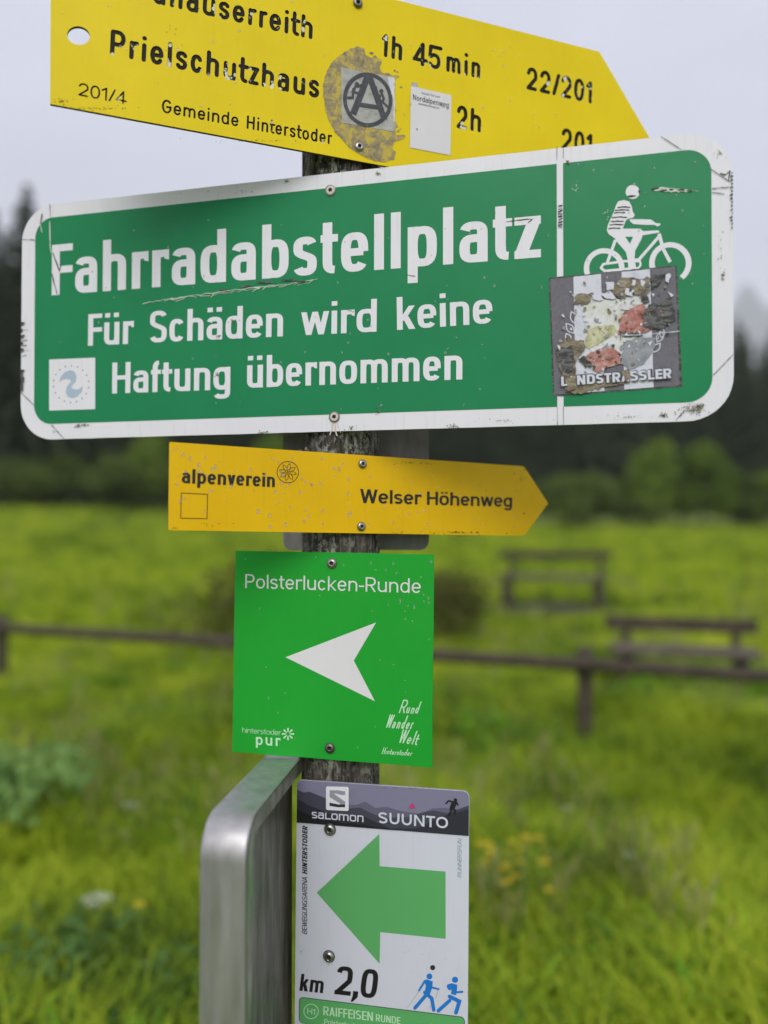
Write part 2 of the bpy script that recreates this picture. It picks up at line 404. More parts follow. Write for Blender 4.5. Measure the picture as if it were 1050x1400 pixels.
def text_polys(pl, s, p0, p1, cap, tv=.14, th=None, xh=.72, e=2.3, rnd=False, shear=0, sp=.13, jitter=0):
    """lettering whose first letter starts at p0 and last ends at p1 (a line on the board), capital height 'cap' in photo pixels"""
    th = tv * .85 if th is None else th
    if rnd: th = tv
    a, b = pl.uv(p0), pl.uv(p1); d = b - a; Lg = d.length; d = d.normalized(); up = Vector((-d.y, d.x))
    mid = (Vector(p0) + Vector(p1)) / 2; pd = (Vector(p1) - Vector(p0)).normalized(); pu = Vector((pd.y, -pd.x))
    if abs(pd.x) > .5: pu = Vector((0, -1))
    H = (pl.uv(mid + pu * cap) - pl.uv(mid)).length
    Lc = Lg / H
    fixed = sum(tv for ch in s if WID[ch] == 0); gaps = sum(gap(s[i], s[i + 1]) for i in range(len(s) - 1)) * sp; fixed += gaps; var = sum(WID[ch] for ch in s)
    k = max(.2, (Lc - fixed) / max(var, .01)); x = 0; out = []
    for ic_, ch in enumerate(s):
        W = tv if WID[ch] == 0 else WID[ch] * k
        jy = random.uniform(-1, 1) * jitter
        if ch != ' ':
            for p in glyph(ch, W, tv, th, xh, e, rnd):
                q = []
                for (gx, gy) in p:
                    X = (x + gx + gy * shear); v = a + d * (X * H) + up * ((gy + jy) * H); q.append((v.x, v.y))
                out.append(q)
        x += W + (sp * gap(ch, s[ic_ + 1]) if ic_ + 1 < len(s) else 0)
    return out

def lettering(pl, parent, lines, off, m, name='lettering', label=None, **kw):
    for ln_ in lines:
        k2 = dict(kw)
        if len(ln_) > 4: k2.update(ln_[4])
        o = union_mesh(name, text_polys(pl, *ln_[:4], **k2), off, m, parent)
        if label: o['label'] = label

def px_polys(pl, polys): return [[tuple(pl.uv(p)) for p in q] for q in polys]
def px_shape(pl, parent, name, polys, off, m, label=None):
    o = union_mesh(name, px_polys(pl, polys), off, m, parent)
    if label: o['label'] = label
    return o
def Z(scale, ox, oy):
    return lambda *pts: [(ox + x / scale, oy + y / scale) for x, y in pts]

def jag(poly, amt, step):
    o = []
    for i in range(len(poly)):
        a, b = Vector(poly[i]), Vector(poly[(i + 1) % len(poly)]); n = max(1, int((b - a).length / step))
        for k in range(n):
            p = a.lerp(b, k / n); o.append((p.x + random.uniform(-amt, amt), p.y + random.uniform(-amt, amt)))
    return o

def rrect(u0, u1, v0, v1, rad, n=10):
    o = []
    for cx, cy, a0 in ((u1 - rad, v1 - rad, 0), (u0 + rad, v1 - rad, 90), (u0 + rad, v0 + rad, 180), (u1 - rad, v0 + rad, 270)):
        for i in range(n + 1):
            a = R(a0 + 90 * i / n); o.append((cx + rad * math.cos(a), cy + rad * math.sin(a)))
    return o

def plate(name, poly, thick, m_face, m_edge, parent, cuts=(), depth=None, m_floor=None, m_wall=None, bow=None):
    """sheet with real thickness; 'cuts' are unions of polygons routed 'depth' deep (None = right through)"""
    a = sum(poly[i][0] * poly[(i + 1) % len(poly)][1] - poly[(i + 1) % len(poly)][0] * poly[i][1] for i in range(len(poly)))
    if a < 0: poly = list(reversed(poly))
    vc, fs, tagc = [], [], []
    def add(p, t):
        ar = sum(p[i][0] * p[(i + 1) % len(p)][1] - p[(i + 1) % len(p)][0] * p[i][1] for i in range(len(p)))
        if abs(ar) < 1e-12: return
        q = list(p) if ar > 0 else list(reversed(p))
        fs.append(list(range(len(vc), len(vc) + len(q)))); tagc.append(t)
        vc.extend(Vector((x * 100, y * 100)) for x, y in q)
    add(poly, 0)
    for ps, dp in cuts:
        for p in ps: add(p, 1 if dp is None else 2)
    V, E_, F_, ov, oe, of = delaunay_2d_cdt(vc, [], fs, 1, 1e-5)
    kinds = []
    for f, o in zip(F_, of):
        t = {tagc[i] for i in o}
        kinds.append('t' if 1 in t else ('g' if 2 in t else 's') if 0 in t else None)
    vs_ = [(v[0] / 100, 0, v[1] / 100) for v in V]; nv = len(vs_)
    D = depth or 0
    vs_ += [(v[0] / 100, D, v[1] / 100) for v in V]; vs_ += [(v[0] / 100, thick, v[1] / 100) for v in V]
    faces, mi = [], []; em = {}
    for f, k in zip(F_, kinds):
        f = list(f)
        if k is None: continue
        for i in range(3 if len(f) == 3 else len(f)):
            em.setdefault((f[i], f[(i + 1) % len(f)]), k)
        if k == 's': faces.append(f); mi.append(0)
        if k == 'g': faces.append([i + nv for i in f]); mi.append(2)
        if k != 't': faces.append([i + 2 * nv for i in reversed(f)]); mi.append(1)
    for (i, j), k in em.items():
        k2 = em.get((j, i))
        if k == 's' and k2 in (None, 't'): faces.append([j, i, i + 2 * nv, j + 2 * nv]); mi.append(1)
        if k == 's' and k2 == 'g': faces.append([j, i, i + nv, j + nv]); mi.append(3)
    o = obj(name, vs_, faces, [m_face, m_edge, m_floor or m_edge, m_wall or m_edge], parent, mi=mi)
    return o

def lathe(profile, n=24):
    """profile of (r, y) along the board normal"""
    vs_, fs = [], []
    for r, y in profile:
        for i in range(n): a = 2 * PI * i / n; vs_.append((r * math.cos(a), y, r * math.sin(a)))
    for k in range(len(profile) - 1):
        for i in range(n):
            j = (i + 1) % n; fs.append([k * n + i, k * n + j, (k + 1) * n + j, (k + 1) * n + i])
    return vs_, fs

_screws = {}
def screw(pl, parent, p, r, m_head, washer=0, off=.0008, key='a', dome=.45):
    """button head screw with a six lobed recess"""
    c = pl.uv(p); kk = (key, r)
    if kk not in _screws:
        n = 24; prof = [(r, 0), (r * 1.0, -r * .12), (r * .9, -r * dome * .62), (r * .72, -r * dome * .9), (r * .52, -r * dome)]
        vs_, fs = lathe(prof, n); base = len(prof) - 1
        star = []
        for i in range(n):
            a = 2 * PI * i / n; q = r * (.40 + .07 * math.cos(6 * a)); star.append((q * math.cos(a), q * math.sin(a)))
        b0 = len(vs_); vs_ += [(x, -r * dome * .98, z) for x, z in star]; b1 = len(vs_); vs_ += [(x * .9, -r * dome * .25, z * .9) for x, z in star]; ce = len(vs_); vs_.append((0, -r * dome * .2, 0))
        mi = [0] * len(fs)
        for i in range(n):
            j = (i + 1) % n
            fs.append([base * n + i, base * n + j, b0 + j, b0 + i]); mi.append(0)
            fs.append([b0 + i, b0 + j, b1 + j, b1 + i]); mi.append(1)
            fs.append([b1 + i, b1 + j, ce]); mi.append(1)
        me = bpy.data.meshes.new('screw'); me.from_pydata(vs_, [], fs); me.update()
        me.materials.append(m_head); me.materials.append(M['recess']); me.polygons.foreach_set('material_index', mi)
        me.polygons.foreach_set('use_smooth', [True] * len(fs))
        vs_, fs = lathe([(washer * r, 0), (washer * r, -.0007), (r * .8, -.0009)], 24) if washer else ([], [])
        wm = None
        if washer:
            wm = bpy.data.meshes.new('washer'); wm.from_pydata(vs_, [], fs); wm.update(); wm.materials.append(M['steel_dark'])
        _screws[kk] = (me, wm)
    me, wm = _screws[kk]
    o = bpy.data.objects.new('screw', me); COL.objects.link(o); o.parent = parent; o.location = (c.x, -off, c.y)
    o.rotation_euler = (0, random.uniform(0, 1), 0)
    if wm:
        q = bpy.data.objects.new('washer', wm); COL.objects.link(q); q.parent = o
    return o

def drops(pl, parent, regions, off=.0006, ok=lambda x, y: True):
    """rain drops: small flattened domes, many too small to pick apart"""
    vs_, fs = [], []
    for (x0, y0, x1, y1, n, rmin, rmax) in regions:
        for _ in range(n):
            pp_ = (random.uniform(x0, x1), random.uniform(y0, y1))
            if not ok(*pp_): continue
            c = pl.uv(pp_); r = random.uniform(rmin, rmax); k = 8; el = random.uniform(1, 1.7)
            b = len(vs_)
            for (rr, h) in ((1, 0), (.8, .2), (.45, .32)):
                for i in range(k):
                    a = 2 * PI * i / k; vs_.append((c.x + r * rr * math.cos(a), -off - r * h, c.y + r * rr * el * math.sin(a) * (1.0 if math.sin(a) < 0 else .8)))
            vs_.append((c.x, -off - r * .36, c.y))
            for q in range(2):
                for i in range(k):
                    j = (i + 1) % k; fs.append([b + q * k + i, b + q * k + j, b + (q + 1) * k + j, b + (q + 1) * k + i])
            for i in range(k): fs.append([b + 2 * k + i, b + 2 * k + (i + 1) % k, b + 3 * k])
            fs.append([b + i for i in reversed(range(k))])
    o = obj('rain_drops', vs_, fs, M['drop'], parent, True); o['kind'] = 'stuff'; return o

def specks(pl, parent, name, spots, off, m, extra=()):
    polys = []
    for (x, y, rx, ry, n, s0, s1) in spots:
        for _ in range(n):
            a = random.uniform(0, 2 * PI); q = abs(random.gauss(0, .5)); c = (x + rx * q * math.cos(a), y + ry * q * math.sin(a))
            polys.append(jag(disc(c, random.uniform(s0, s1), 6, random.uniform(s0, s1) * .7), s0 * .3, 99))
    polys += list(extra)
    o = px_shape(pl, parent, name, polys, off, m); o['kind'] = 'stuff'; return o

def hair(pts, w0, jit=.4):
    """a scratch: ragged line of uneven width (photo pixels)"""
    out = []; a = []
    for i in range(len(pts) - 1):
        p, q = Vector(pts[i]), Vector(pts[i + 1]); n = max(1, int((q - p).length / 5))
        for k in range(n): t = p.lerp(q, k / n); a.append((t.x + random.uniform(-jit, jit), t.y + random.uniform(-jit, jit)))
    a.append(pts[-1])
    for i in range(len(a) - 1): out += stroke([a[i], a[i + 1]], w0 * random.uniform(.5, 1.2))
    return out

# ------------------------------------------------------------------ ground
def gz(x, y):
    t = max(0.0, min(1.0, -x / 25.0)); t = t * t * (3 - 2 * t)
    yy = max(0.0, min(y, 75.0) - 6.0)
    z = yy * (.024 + .031 * t)
    if y > 75: z += (y - 75) * .10
    z += .05 * noise.noise(Vector((x * .35, y * .35, 3))) * min(1, max(0, (y - 1) / 6)) + .02 * noise.noise(Vector((x * 1.4, y * 1.4, 9)))
    return z - .01

xs = sorted(set([round(-12 + .3 * i, 3) for i in range(81)] + [round(s * 12 * 1.16 ** k, 2) for k in range(1, 33) for s in (-1, 1)]))
ys = sorted(set([round(-6 + .3 * i, 3) for i in range(110)] + [round(27 * 1.12 ** k, 2) for k in range(1, 36)] + [round(-6 * 1.3 ** k, 2) for k in range(1, 20)]))
vs_ = [(x, y, gz(x, y)) for y in ys for x in xs]; nx = len(xs)
fs = [[j * nx + i, j * nx + i + 1, (j + 1) * nx + i + 1, (j + 1) * nx + i] for j in range(len(ys) - 1) for i in range(nx - 1)]
m = M['ground'] = mat('meadow floor', (.06, .08, .02), .95)
c = ramp(m, tex(m, (1, 1, 1), .5, 6, .6), [(.3, (.04, .07, .006)), (.5, (.10, .15, .008)), (.7, (.18, .21, .02))])
c = mixc(m, ramp(m, tex(m, (1, 1, 1), 9, 5, .7), [(.35, (.0, .0, .0)), (.7, (.8, .8, .8))]), c, (.15, .20, .018))
setcol(m, c)
g = obj('ground', vs_, fs, M['ground'], None, True); tag(g, kind='structure', label='green meadow sloping gently up to the edge of the wood')

# ------------------------------------------------------------------ grass
def leafmat(name, c0, c1, c2, sub=.25):
    m = mat(name, c1, .55, 0, .35); n, l, b = nodes(m)
    at = n.new('ShaderNodeAttribute'); at.attribute_type = 'INSTANCER'; at.attribute_name = 'rnd'
    ps = n.new('ShaderNodeNewGeometry'); x = n.new('ShaderNodeTexNoise'); x.inputs['Scale'].default_value = 1.9; x.inputs['Detail'].default_value = 5
    l.new(ps.outputs['Position'], x.inputs['Vector'])
    x2 = n.new('ShaderNodeTexNoise'); x2.inputs['Scale'].default_value = .38; x2.inputs['Detail'].default_value = 3; l.new(ps.outputs['Position'], x2.inputs['Vector'])
    f = fmath(m, 'ADD', fmath(m, 'ADD', fmath(m, 'MULTIPLY', at.outputs['Fac'], .36), fmath(m, 'MULTIPLY', x.outputs['Fac'], .46)), fmath(m, 'MULTIPLY', x2.outputs['Fac'], .56))
    c = ramp(m, f, [(.50, c0), (.67, c1), (.90, c2)]); setcol(m, c)
    tr = n.new('ShaderNodeBsdfTranslucent'); l.new(c, tr.inputs['Color']); ms = n.new('ShaderNodeMixShader'); ms.inputs[0].default_value = sub
    out = n['Material Output']; l.new(b.outputs[0], ms.inputs[1]); l.new(tr.outputs[0], ms.inputs[2]); l.new(ms.outputs[0], out.inputs[0])
    return m
M['grass'] = leafmat('meadow grass', (.06, .13, .004), (.30, .44, .004), (.60, .66, .04), .38)
M['leafy'] = leafmat('broad meadow leaves', (.025, .09, .005), (.12, .32, .006), (.34, .52, .02), .38)

def tuft_mesh(name, nb, hmin, hmax, wd, spread, lean, m, leaf=False):
    vs_, fs = [], []
    for _ in range(nb):
        a = random.uniform(0, 2 * PI); rr = random.uniform(0, spread); h = random.uniform(hmin, hmax); b = random.uniform(0, 2 * PI); ln_ = random.uniform(.1, lean) * h
        x0, y0 = rr * math.cos(a), rr * math.sin(a); px_, py_ = -math.sin(b) * wd, math.cos(b) * wd; i0 = len(vs_)
        for t in (0, .45, .8, 1):
            q = ln_ * t * t; z = h * (t - .18 * t * t * (lean)); ww = ((1 - t) * .9 + .1) if not leaf else math.sin(PI * min(.97, t * .92 + .06))
            vs_ += [(x0 + q * math.cos(b) - px_ * ww, y0 + q * math.sin(b) - py_ * ww, z), (x0 + q * math.cos(b) + px_ * ww, y0 + q * math.sin(b) + py_ * ww, z)]
        for k in range(3): fs.append([i0 + 2 * k, i0 + 2 * k + 1, i0 + 2 * k + 3, i0 + 2 * k + 2])
    me = bpy.data.meshes.new(name); me.from_pydata(vs_, [], fs); me.update(); me.materials.append(m); return me

def scatter(name, me, pts, kind_mat, seed, label):
    """one object whose points carry instances of a tuft mesh (points are a plain mesh of vertices)"""
    src = bpy.data.objects.new(name + '_source', me)     # kept out of the scene: only the instances are drawn
    pm = bpy.data.meshes.new(name); pm.from_pydata([p[:3] for p in pts], [], []); pm.update()
    o = bpy.data.objects.new(name, pm); COL.objects.link(o)
    at = pm.attributes.new('size', 'FLOAT', 'POINT'); at.data.foreach_set('value', [p[3] for p in pts])
    ng = bpy.data.node_groups.new(name, 'GeometryNodeTree')
    ng.interface.new_socket('Geometry', in_out='INPUT', socket_type='NodeSocketGeometry'); ng.interface.new_socket('Geometry', in_out='OUTPUT', socket_type='NodeSocketGeometry')
    n, l = ng.nodes, ng.links
    gi, go = n.new('NodeGroupInput'), n.new('NodeGroupOutput'); ip = n.new('GeometryNodeInstanceOnPoints'); oi = n.new('GeometryNodeObjectInfo'); oi.inputs[0].default_value = src
    rv = n.new('FunctionNodeRandomValue'); rv.data_type = 'FLOAT_VECTOR'; rv.inputs[0].default_value = (-.18, -.18, 0); rv.inputs[1].default_value = (.18, .18, 6.28); rv.inputs['Seed'].default_value = seed
    na = n.new('GeometryNodeInputNamedAttribute'); na.data_type = 'FLOAT'; na.inputs[0].default_value = 'size'
    rf = n.new('FunctionNodeRandomValue'); rf.data_type = 'FLOAT'; rf.inputs['Seed'].default_value = seed + 5
    sa = n.new('GeometryNodeStoreNamedAttribute'); sa.data_type = 'FLOAT'; sa.domain = 'INSTANCE'; sa.inputs['Name'].default_value = 'rnd'
    l.new(gi.outputs[0], ip.inputs['Points']); l.new(oi.outputs['Geometry'], ip.inputs['Instance']); l.new(rv.outputs[0], ip.inputs['Rotation']); l.new(na.outputs[0], ip.inputs['Scale'])
    l.new(ip.outputs[0], sa.inputs['Geometry']); l.new(rf.outputs[1], sa.inputs['Value']); l.new(sa.outputs[0], go.inputs[0])
    md = o.modifiers.new('scatter', 'NODES'); md.node_group = ng
    tag(o, label, 'grass', kind='stuff'); return o

SHADE_OVALS = [(2.70, 6.75, 1.0, .72, .05), (2.72, 12.3, 1.2, 1.0, .0)]      # dark grassless ovals standing in for the shade under the benches
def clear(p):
    for cx, cy, a, b, t in SHADE_OVALS:
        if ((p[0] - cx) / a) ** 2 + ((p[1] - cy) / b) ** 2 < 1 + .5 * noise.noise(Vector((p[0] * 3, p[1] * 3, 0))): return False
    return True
def field(n, dmin, dmax, power=1.0, half=.62, clump=0.0, smin=.7, smax=1.3, grow=0):
    pts = []
    while len(pts) < n:
        t = random.random() ** power; y = dmin + (dmax - dmin) * t
        hw = half * y + 1.0; x = random.uniform(-hw, hw)
        if clump and noise.noise(Vector((x * .9, y * .9, 5))) < clump - .5: continue
        s = random.uniform(smin, smax) * (1 + grow * (y - dmin) / (dmax - dmin)) * (1 + .5 * noise.noise(Vector((x * .7, y * .7, 1))))
        pts.append((x, y, gz(x, y), max(.25, s)))
    return pts
tm = tuft_mesh('grass_tuft', 14, .06, .24, .0060, .08, 1.3, M['grass'])
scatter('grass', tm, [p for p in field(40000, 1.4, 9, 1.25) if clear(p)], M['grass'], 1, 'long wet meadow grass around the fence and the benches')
tm2 = tuft_mesh('far_grass_tuft', 12, .10, .30, .014, .22, .9, M['grass'])
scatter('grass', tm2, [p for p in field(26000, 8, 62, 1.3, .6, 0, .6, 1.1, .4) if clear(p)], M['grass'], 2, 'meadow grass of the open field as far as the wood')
tm3 = tuft_mesh('leaf_tuft', 9, .07, .20, .016, .06, 1.3, M['leafy'], True)
scatter('ground_cover', tm3, field(14000, 1.4, 8, 1.2, .62, .52, .5, 1.3), M['leafy'], 3, 'broad leaved herbs growing among the near grass')

m = M['bench_shade'] = mat('bench shade ground', (.03, .022, .015), .9)  # shade below the benches is put into this dark ground colour
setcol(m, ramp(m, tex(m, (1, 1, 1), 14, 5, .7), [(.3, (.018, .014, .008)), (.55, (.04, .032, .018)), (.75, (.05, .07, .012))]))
for cx, cy, a, b, t in SHADE_OVALS:
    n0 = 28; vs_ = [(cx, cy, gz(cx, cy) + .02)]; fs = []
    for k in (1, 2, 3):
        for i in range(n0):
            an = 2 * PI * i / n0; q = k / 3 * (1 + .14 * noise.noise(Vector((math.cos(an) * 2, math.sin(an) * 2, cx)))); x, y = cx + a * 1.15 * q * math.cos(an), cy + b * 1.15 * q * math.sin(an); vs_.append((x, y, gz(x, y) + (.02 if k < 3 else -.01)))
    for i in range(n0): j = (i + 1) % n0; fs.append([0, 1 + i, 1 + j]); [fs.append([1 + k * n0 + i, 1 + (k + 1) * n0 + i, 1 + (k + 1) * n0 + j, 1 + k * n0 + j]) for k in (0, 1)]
    tag(obj('bench_shade_patch', vs_, fs, m, None, True), 'dark ground patch painting in the shade under a bench', kind='structure')
M['seed'] = leafmat('grass seed stalks', (.17, .20, .05), (.32, .33, .10), (.46, .44, .20), .3)
def stalk_mesh():
    vs_, fs = [], []
    for _ in range(7):
        a = random.uniform(0, 6.28); q = random.uniform(0, .12); x, y = q * math.cos(a), q * math.sin(a); h = random.uniform(.26, .46); lx, ly = random.uniform(-.09, .09), random.uniform(-.09, .09)
        for (t0, t1, w0, w1) in ((0, .8, .0016, .0012), (.8, .9, .003, .0075), (.9, 1, .0075, .001)):
            for (dx, dy) in ((1, 0), (0, 1)):
                b = len(vs_)
                for t, ww in ((t0, w0), (t1, w1)): vs_ += [(x + lx * t * t - dx * ww, y + ly * t * t - dy * ww, h * t), (x + lx * t * t + dx * ww, y + ly * t * t + dy * ww, h * t)]
                fs.append([b, b + 1, b + 3, b + 2])
    me = bpy.data.meshes.new('stalks'); me.from_pydata(vs_, [], fs); me.update(); me.materials.append(M['seed']); return me
scatter('seed_stalks', stalk_mesh(), [p for p in field(800, 2.6, 16, 1.2, .62, .50, .6, 1.0) if clear(p)], None, 4, 'pale seeding stalks standing above the meadow grass')
fl = []
for _ in range(330):      # taller herbs left standing along the foot of the fence
    t = random.uniform(-.6, 1.8); x = -3.4 + t * 4.75 + random.gauss(0, .1); y = 6.85 - 1.7 * t + random.gauss(0, .30); fl.append((x, y, gz(x, y), random.uniform(.7, 1.5)))
scatter('ground_cover', tm3, fl, None, 6, 'taller dark herbs along the foot of the rail fence')

# ------------------------------------------------------------------ trees, shrubs
def bark(name, c0, c1):
    m = mat(name, c0, .95); setcol(m, ramp(m, tex(m, (6, 6, .8), 3, 6, .7), [(.3, c0), (.7, c1)])); bump(m, tex(m, (6, 6, .8), 3, 6, .7), .6, .03); return m
M['bark'] = bark('spruce bark', (.05, .035, .025), (.12, .09, .07))
def foliage(name, c0, c1, c2, sub=.15):
    m = mat(name, c1, .75, 0, .2); n, l, b = nodes(m)
    oi = n.new('ShaderNodeObjectInfo'); x = tex(m, (1, 1, 1), .9, 5, .65)
    f = fmath(m, 'ADD', fmath(m, 'MULTIPLY', oi.outputs['Random'], .3), fmath(m, 'MULTIPLY', x, .85)); c = ramp(m, f, [(.3, c0), (.55, c1), (.85, c2)]); setcol(m, c)
    tr = n.new('ShaderNodeBsdfTranslucent'); l.new(c, tr.inputs['Color']); ms = n.new('ShaderNodeMixShader'); ms.inputs[0].default_value = sub
    l.new(b.outputs[0], ms.inputs[1]); l.new(tr.outputs[0], ms.inputs[2]); l.new(ms.outputs[0], n['Material Output'].inputs[0]); return m
M['needle'] = foliage('spruce needles', (.010, .017, .007), (.020, .032, .010), (.040, .055, .016), .05)
M['leaf_mid'] = foliage('broadleaf foliage', (.035, .08, .012), (.13, .21, .02), (.26, .36, .05), .3)
M['leaf_dark'] = foliage('shrub foliage', (.030, .055, .010), (.08, .125, .018), (.17, .22, .035), .25)

M['leaf_olive'] = foliage('olive shrub foliage', (.05, .06, .012), (.12, .13, .025), (.20, .20, .05), .3)
M['leaf_blue'] = foliage('bluish herb foliage', (.06, .13, .03), (.17, .30, .07), (.34, .50, .17), .4)

def trunk_mesh(name, h, r, limbs=0, seed=0):
    rnd = random.Random(seed); vs_, fs = [], []
    def tube(p, q, r0, r1, n=7, seg=5):
        b = len(vs_); d = (q - p); ax = d.normalized().orthogonal().normalized(); ay = d.normalized().cross(ax)
        for k in range(seg + 1):
            t = k / seg; c = p.lerp(q, t) + Vector((rnd.uniform(-1, 1), rnd.uniform(-1, 1), 0)) * r0 * .3 * (0 < k < seg); rr = r0 + (r1 - r0) * t
            for i in range(n): a = 2 * PI * i / n; vs_.append(tuple(c + (ax * math.cos(a) + ay * math.sin(a)) * rr))
        for k in range(seg):
            for i in range(n): j = (i + 1) % n; fs.append([b + k * n + i, b + k * n + j, b + (k + 1) * n + j, b + (k + 1) * n + i])
    tube(Vector((0, 0, -.3)), Vector((rnd.uniform(-.1, .1) * r, 0, h)), r, r * .15)
    for i in range(limbs):
        z = h * (.25 + .6 * i / max(1, limbs)); a = rnd.uniform(0, 6.28); q = h * rnd.uniform(.2, .35)
        tube(Vector((0, 0, z)), Vector((math.cos(a) * q, math.sin(a) * q, z + q * .8)), r * .45, r * .08, 5, 3)
    me = bpy.data.meshes.new(name); me.from_pydata(vs_, [], fs); me.update(); me.materials.append(M['bark']); me.polygons.foreach_set('use_smooth', [True] * len(fs)); return me

def spruce_crown(h, rad, seed):
    rnd = random.Random(seed); vs_, fs = [], []
    tiers = int(h * 1.5)
    for k in range(tiers):
        t = k / tiers; z = h * (.08 + .9 * t); rr = rad * (1 - t) ** .85 * rnd.uniform(.75, 1.15) + .15; nb = int(9 + 7 * (1 - t))
        for i in range(nb):
            a = 2 * PI * i / nb + rnd.uniform(-.3, .3); q = rr * rnd.uniform(.6, 1.15); dr = q * rnd.uniform(.25, .5)
            ca, sa_ = math.cos(a), math.sin(a)
            for s in range(4):   # drooping sprays of twigs along each branch
                u0 = .15 + s * .22; u1 = u0 + .34; wv = q * .16 * (1.2 - u0) + .08
                x0, z0 = q * u0, z - dr * u0 * u0; x1, z1 = q * u1, z - dr * u1 * u1 - rnd.uniform(.05, .3)
                tw = rnd.uniform(-.5, .5) * wv; b = len(vs_)
                vs_ += [(x0 * ca, x0 * sa_, z0 + .12), (x0 * ca - sa_ * wv, x0 * sa_ + ca * wv, z0 - .15 + tw), (x1 * ca, x1 * sa_, z1), (x0 * ca + sa_ * wv, x0 * sa_ - ca * wv, z0 - .15 - tw)]
                fs.append([b, b + 1, b + 2]); fs.append([b, b + 2, b + 3])
    me = bpy.data.meshes.new('crown'); me.from_pydata(vs_, [], fs); me.update(); me.materials.append(M['needle']); return me

def leaf_crown(w_, d_, h, z0, n, size, seed, m, lobes=9):
    rnd = random.Random(seed); vs_, fs = [], []
    cs = [(Vector((rnd.uniform(-.32, .32) * w_, rnd.uniform(-.32, .32) * d_, z0 + h * rnd.uniform(.2, .8))), rnd.uniform(.2, .36)) for _ in range(lobes)]
    for _ in range(n):
        c, s = rnd.choice(cs); v = Vector((rnd.gauss(0, 1), rnd.gauss(0, 1), rnd.gauss(0, 1))).normalized() * (rnd.random() ** .35)
        p = c + Vector((v.x * s * w_, v.y * s * d_, v.z * s * h * .9))
        if p.z < z0: p.z = z0 + rnd.random() * .3 * h
        n1 = (v + Vector((rnd.gauss(0, .6), rnd.gauss(0, .6), rnd.gauss(.4, .6)))).normalized(); ax = n1.orthogonal().normalized(); ay = n1.cross(ax); ss = size * rnd.uniform(.5, 1.3); an = rnd.uniform(0, 6.28)
        u = ax * math.cos(an) + ay * math.sin(an); vv = n1.cross(u); b = len(vs_)
        vs_ += [tuple(p - u * ss), tuple(p + vv * ss * .5), tuple(p + u * ss), tuple(p - vv * ss * .5)]; fs.append([b, b + 1, b + 2, b + 3])
    me = bpy.data.meshes.new('crown'); me.from_pydata(vs_, [], fs); me.update(); me.materials.append(m); return me

def tree(name, cr_me, tr_me, x, y, s, label, cat, group=None, rz=None, tn='trunk'):
    r = empty(name, (x, y, gz(x, y) - .05)); r.scale = (s, s, s); r.rotation_euler.z = random.uniform(0, 6.28) if rz is None else rz
    tag(r, label, cat, group)
    for nm, me in (('crown', cr_me), (tn, tr_me)):
        o = bpy.data.objects.new(nm, me); COL.objects.link(o); o.parent = r
    return r
SP = [(spruce_crown(24, 3.6 + .5 * i, 20 + i), trunk_mesh('trunk', 23, .32, 0, i)) for i in range(4)]
def X(px, y): return (px - 525) / FPX * y
rnd = random.Random(3)
# left: tall spruces close to the meadow, reaching the mist
left = [(-48, 57, 1.0), (-12, 58, .98), (34, 60, 1.10), (8, 66, 1.02), (62, 62, .93), (96, 66, .84), (128, 66, .78), (180, 68, .74), (232, 70, .72), (290, 72, .70), (350, 72, .72), (415, 76, .72), (475, 78, .74)]
for i, (px, y, s) in enumerate(left):
    tree('spruce_tree', *SP[i % 4], X(px, y), y, s * rnd.uniform(.98, 1.02), 'tallest dark spruce at the left edge, its tip rising into the mist' if i == 2 else 'dark spruce in the wood beyond the left half of the meadow', 'tree', 'spruces of the wood to the left')
for i in range(46):
    px = -60 + 590 * rnd.random(); y = rnd.uniform(72, 100)
    tree('spruce_tree', *SP[i % 4], X(px, y), y, rnd.uniform(.75, 1.0), 'dark spruce in the wood beyond the left half of the meadow', 'tree', 'spruces of the wood to the left')
for i in range(60):
    px = 520 + 640 * (i + rnd.random()) / 60; y = rnd.uniform(84, 118)
    tree('spruce_tree', *SP[i % 4], X(px, y), y, rnd.uniform(.86, 1.04), 'dark spruce in the wood beyond the right half of the meadow', 'tree', 'spruces of the wood to the right')
